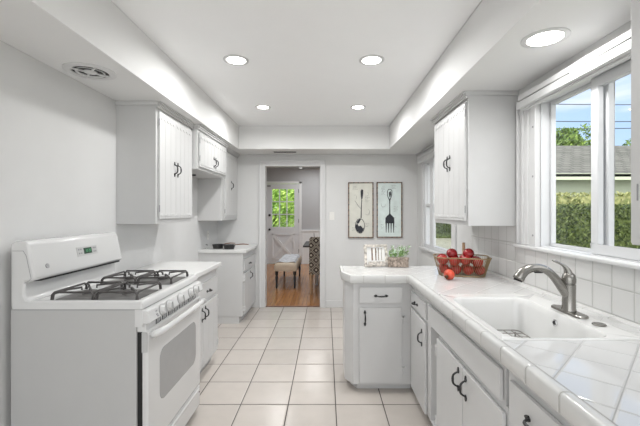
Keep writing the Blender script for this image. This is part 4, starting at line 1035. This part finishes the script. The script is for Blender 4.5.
MB().lathe([(0.0, -0.0015), (0.097, -0.0015), (0.097, -0.0005), (0.0, -0.0005)], (cx, cy, ZS), 'z', 40).build('backing', mat('grille_dark', (0.05, 0.05, 0.05), 0.8), vt)
b = MB()
for (ra, rb_) in ((0.068, 0.077), (0.0, 0.036)):
    if ra == 0: b.lathe([(0.0, -0.010), (0.030, -0.010), (0.036, -0.006), (0.036, -0.002), (0.0, -0.002)], (cx, cy, ZS), 'z', 32)
    else: b.lathe([(ra, -0.006), (rb_, -0.010), (rb_, -0.004), (ra, -0.002)], (cx, cy, ZS), 'z', 40, closed=True)
for k in range(4):
    a = PI / 4 + k * PI / 2; c, s_ = math.cos(a), math.sin(a)
    b.tube([(cx + 0.03 * c, cy + 0.03 * s_, ZS - 0.006), (cx + 0.112 * c, cy + 0.112 * s_, ZS - 0.006)], 0.006, 8)
b.build('louvre', M_['trim'], vt, smooth=True)
downlight(-0.9, 7.0, 2.62, 0.095, 'added unseen light in the dining room ceiling, left')  # dining room lamps lie out of view, added to brighten that room
downlight(0.6, 7.6, 2.62, 0.095, 'added unseen light in the dining room ceiling, right')
downlight(-0.3, 8.9, 2.62, 0.095, 'added unseen light in the dining room ceiling, near the back door')
v2 = thing('ceiling_vent', (-0.57, 5.06, ZS), 'slim slotted vent under the soffit above the doorway', 'vent')
b = MB(); b.box(-0.745, -0.405, 5.00, 5.12, ZS - 0.004, ZS); b.build('plate', M_['trim'], v2, bevel=0.002)
for k in range(3): bx('slot', M_['dark'], v2, -0.730, -0.420, 5.018 + k * 0.030, 5.040 + k * 0.030, ZS - 0.0052, ZS - 0.0038)

# ------------------------------------------------------------------ dining room furniture
bn = thing('upholstered_bench', (-0.735, 7.2, 0), 'beige upholstered bench with turned black legs in the dining room', 'bench')
bx0, bx1, by0, by1 = -0.945, -0.525, 6.56, 7.86
b = MB(); L_ = []
for (z, ins, r) in ((0.315, 0.006, 0.03), (0.33, 0.0, 0.035), (0.41, 0.0, 0.04), (0.44, 0.012, 0.05), (0.455, 0.04, 0.06), (0.462, 0.10, 0.05)): L_.append(rrect(bx0 + ins, bx1 - ins, by0 + ins, by1 - ins, r, z, 6))
b.loops(L_, True, True); b.build('cushion', M_['linen'], bn, smooth=True)
b = MB(); nx_, ny_ = 12, 28
vv = [[None] * (ny_ + 1) for _ in range(nx_ + 1)]
for i in range(nx_ + 1):
    for j in range(ny_ + 1):
        u, v = i / nx_, j / ny_; x = bx0 + 0.012 + (bx1 - bx0 - 0.024) * u; y = by0 + 0.10 + (by1 - by0 - 0.16) * v
        z = 0.474 + 0.012 * math.sin(u * 9 + v * 5) * math.sin(v * 21 + u * 3) - 0.050 * max(0, abs(u - 0.5) * 2 - 0.8) / 0.2 + 0.005 * random.random()
        vv[i][j] = b.bm.verts.new((x, y, z))
for i in range(nx_):
    for j in range(ny_): b.bm.faces.new((vv[i][j], vv[i + 1][j], vv[i + 1][j + 1], vv[i][j + 1]))
o = b.build('throw_blanket', M_['throw'], None, smooth='all', loc=(-0.735, 7.2, 0.46)); sm = o.modifiers.new('thick', 'SOLIDIFY'); sm.thickness = 0.006
tag(o, 'pale blue and white throw spread over the bench', 'throw')
for (x, y) in ((bx0 + 0.045, by0 + 0.045), (bx1 - 0.045, by0 + 0.045), (bx0 + 0.045, by1 - 0.045), (bx1 - 0.045, by1 - 0.045)):
    MB().lathe([(0.0, 0.0), (0.014, 0.0), (0.018, 0.04), (0.014, 0.06), (0.022, 0.075), (0.016, 0.09), (0.027, 0.20), (0.018, 0.235), (0.030, 0.25), (0.030, 0.316), (0.0, 0.316)], (x, y, 0), 'z', 16).build('leg', M_['black'], bn, smooth=True)

ch = thing('dining_chair', (-0.06, 6.3, 0), 'dining chair with brown diamond patterned upholstered back', 'chair')
b = MB(); x0, x1 = -0.285, 0.17
L_ = []
for (z, y_, ins) in ((0.335, 6.10, 0), (0.55, 6.09, 0), (0.80, 6.06, 0.002), (0.94, 6.035, 0.006), (0.972, 6.03, 0.03)):
    L_.append([(p[0], p[1], z) for p in rrect(x0 + ins, x1 - ins, y_, y_ + 0.075, 0.02, 0, 4)])
b.loops(L_, True, True); b.build('backrest', M_['ikat'], ch, smooth=True)
b = MB(); L_ = []
for (z, ins) in ((0.36, 0), (0.45, 0), (0.485, 0.015)): L_.append(rrect(x0 + ins, x1 - ins, 6.16, 6.60 - ins, 0.03, z, 4))
b.loops(L_, True, True); b.build('seat', M_['ikat'], ch, smooth=True)
for (x, y, dy) in ((x0 + 0.03, 6.12, -0.05), (x1 - 0.03, 6.12, -0.05), (x0 + 0.03, 6.56, 0.0), (x1 - 0.03, 6.56, 0.0)):
    b = MB(); b.tube([(x, y, 0.37), (x, y + dy, 0.0)], [0.026, 0.019], 4); b.build('leg', M_['woodl'], ch)
tb = thing('dining_table', (0.45, 7.2, 0), 'dark dining table mostly hidden behind the doorway edge', 'table')
b = MB(); b.box(-0.43, 1.25, 6.72, 7.75, 0.735, 0.765); b.build('tabletop', M_['black'], tb, bevel=0.006)
b = MB(); b.box(-0.22, 1.10, 6.86, 7.61, 0.66, 0.735); b.build('apron', M_['trim'], tb)
for (x, y) in ((-0.18, 6.9), (1.06, 6.9), (-0.18, 7.57), (1.06, 7.57)):
    MB().lathe([(0.0, 0.0), (0.022, 0.0), (0.035, 0.10), (0.028, 0.35), (0.04, 0.60), (0.04, 0.66), (0.0, 0.66)], (x, y, 0), 'z', 14).build('leg', M_['trim'], tb, smooth=True)
vs_ = thing('glass_vase', (-0.20, 7.05, 0.7655), 'clear glass vase with dark stem standing on the dining table', 'vase')
MB().lathe([(0.0, 0.0), (0.045, 0.0), (0.05, 0.02), (0.05, 0.16), (0.047, 0.16), (0.047, 0.012), (0.0, 0.012)], (-0.20, 7.05, 0.7655), 'z', 20).build('vase_glass', M_['glassw'], vs_, smooth=True)
MB().tube([(-0.22, 7.05, 0.78), (-0.235, 7.05, 0.98)], 0.006, 6).build('stem', M_['inkg'], vs_)

# ------------------------------------------------------------------ outdoors
struct(bx('ground_outside', M_['gravel'], None, -40, 60, -30, 70, -0.35, -0.30), 'lawn and gravel outside')
def cloud_box(x0, x1, y0, y1, z0, z1):
    def f():
        k = random.random()
        x, y, z = random.uniform(x0, x1), random.uniform(y0, y1), random.uniform(z0, z1)
        if k < 0.55: y = y0 + random.uniform(-0.06, 0.1)
        elif k < 0.85: z = z1 + random.uniform(-0.1, 0.06)
        else: x = x0 + random.uniform(-0.06, 0.1)
        return (x, y, z)
    return f
def hedge(x0, x1, y0, y1, z1, n, size, m, name, label, cat, z0=-0.3, core='hedge'):
    b = MB(); t = thing(name, ((x0 + x1) / 2, (y0 + y1) / 2, z0), label, cat)
    bx('core', M_[core], t, x0 + 0.05, x1, y0 + 0.05, y1, z0, z1 - 0.05)
    leaf_cloud(b, cloud_box(x0, x1, y0, y1, max(z0, 0.0), z1), n, size); buildraw(b, 'leaves', M_[m], t)
hedge(4.3, 9.5, 8.0, 9.0, 1.50, 15000, 0.050, 'hedge', 'hedge', 'clipped dark green hedge outside the sink window', 'hedge')
hedge(5.3, 12.0, 9.8, 10.6, 1.86, 6000, 0.055, 'bush', 'shrub_row', 'pale yellow-green shrubs behind the clipped hedge', 'shrub', core='bush')
hedge(6.0, 9.2, 23.0, 24.0, 2.9, 6000, 0.11, 'hedge', 'hedge', 'distant green hedge seen through the far window', 'hedge')
struct(bx('ground_bounce_slab', M_['cream'], None, -5, 5, -9, YN, -0.30, -0.08), 'unseen pale slab added behind the camera to bounce light')  # added out of view, bounces sunlight up to the ceiling
# neighbour house: facade square to the view
hs = thing('neighbour_house', (12, 17, -0.3), 'pale green house with grey shingle roof behind the hedge', 'house')
bx('wall', M_['green'], hs, 8.2, 20, 14.0, 22, -0.3, 2.75)
bx('fascia', M_['greenl'], hs, 7.9, 20.3, 13.5, 13.56, 2.58, 2.82)
b = MB(); b.prism([(13.5, 2.80), (17.7, 4.62), (21.9, 2.80), (21.9, 2.70), (13.5, 2.70)], 7.8, 20.4, 'x'); b.build('roof', M_['roof'], hs)
bx('window', M_['oven'], hs, 10.9, 11.9, 13.96, 14.0, 0.6, 1.7)
def tree(x, y, z, r, h, n, label, m='tree', size=0.14):
    t = thing('tree', (x, y, -0.3), label, 'tree')
    MB().tube([(x, y, -0.3), (x, y, z)], [0.16, 0.08], 8).build('trunk', M_['bark'], t)
    random.seed(int(x * 10) + 3); blobs = [(Vector((x + random.gauss(0, r * 0.45), y + random.gauss(0, r * 0.4), z + random.gauss(0, h * 0.3))), random.uniform(0.3, 0.55) * r) for _ in range(12)]
    def f():
        c, rr_ = random.choice(blobs); v = Vector((random.gauss(0, 1), random.gauss(0, 1), random.gauss(0, 1))).normalized() * rr_ * random.uniform(0.75, 1.1); return c + v
    b = MB(); leaf_cloud(b, f, n, size); buildraw(b, 'crown', M_[m], t)
tree(16.0, 24.0, 5.7, 1.9, 1.6, 4500, 'leafy tree rising over the neighbour roof at the left pane')
tree(24.6, 27.0, 6.0, 2.0, 1.2, 3500, 'smaller leafy tree over the roof at the right pane')
for i, (z, zz) in enumerate(((9.55, 9.30), (8.25, 8.15), (7.65, 7.75))):
    b = MB(); pts = []
    for k in range(25):
        t = k / 24; pts.append((4 + 30 * t, 26, z + (zz - z) * t - 0.35 * math.sin(PI * t)))
    tag(b.tube(pts, 0.028, 5).build('power_line', M_['cable'], None, loc=(19, 26, z)), ('topmost', 'middle', 'lowest')[i] + ' black power line crossing the sky outside', 'cable', 'power lines')
# greenery outside the back door
for i, (x, y, z, r) in enumerate(((-1.75, 12.4, 1.5, 1.0), (-0.9, 14.9, 1.9, 1.2), (-3.2, 17.0, 2.4, 1.6))):
    t = thing('garden_bush', (x, y, -0.3), ('bright green bush left of centre', 'bright green bush on the right', 'taller green bush furthest back')[i] + ' beyond the back door panes', 'bush', 'garden greenery')
    MB().tube([(x, y, -0.3), (x, y, z)], [0.08, 0.04], 8).build('trunk', M_['bark'], t)
    def f():
        v = Vector((random.gauss(0, 1), random.gauss(0, 1), random.gauss(0, 1))).normalized() * r * random.uniform(0.35, 1.1); v.z *= 1.1
        q = Vector((x, y, z)) + v; q.z = max(q.z, -0.2); return q
    b = MB(); leaf_cloud(b, f, 4200, 0.075); buildraw(b, 'leaves', M_['lime'], t)
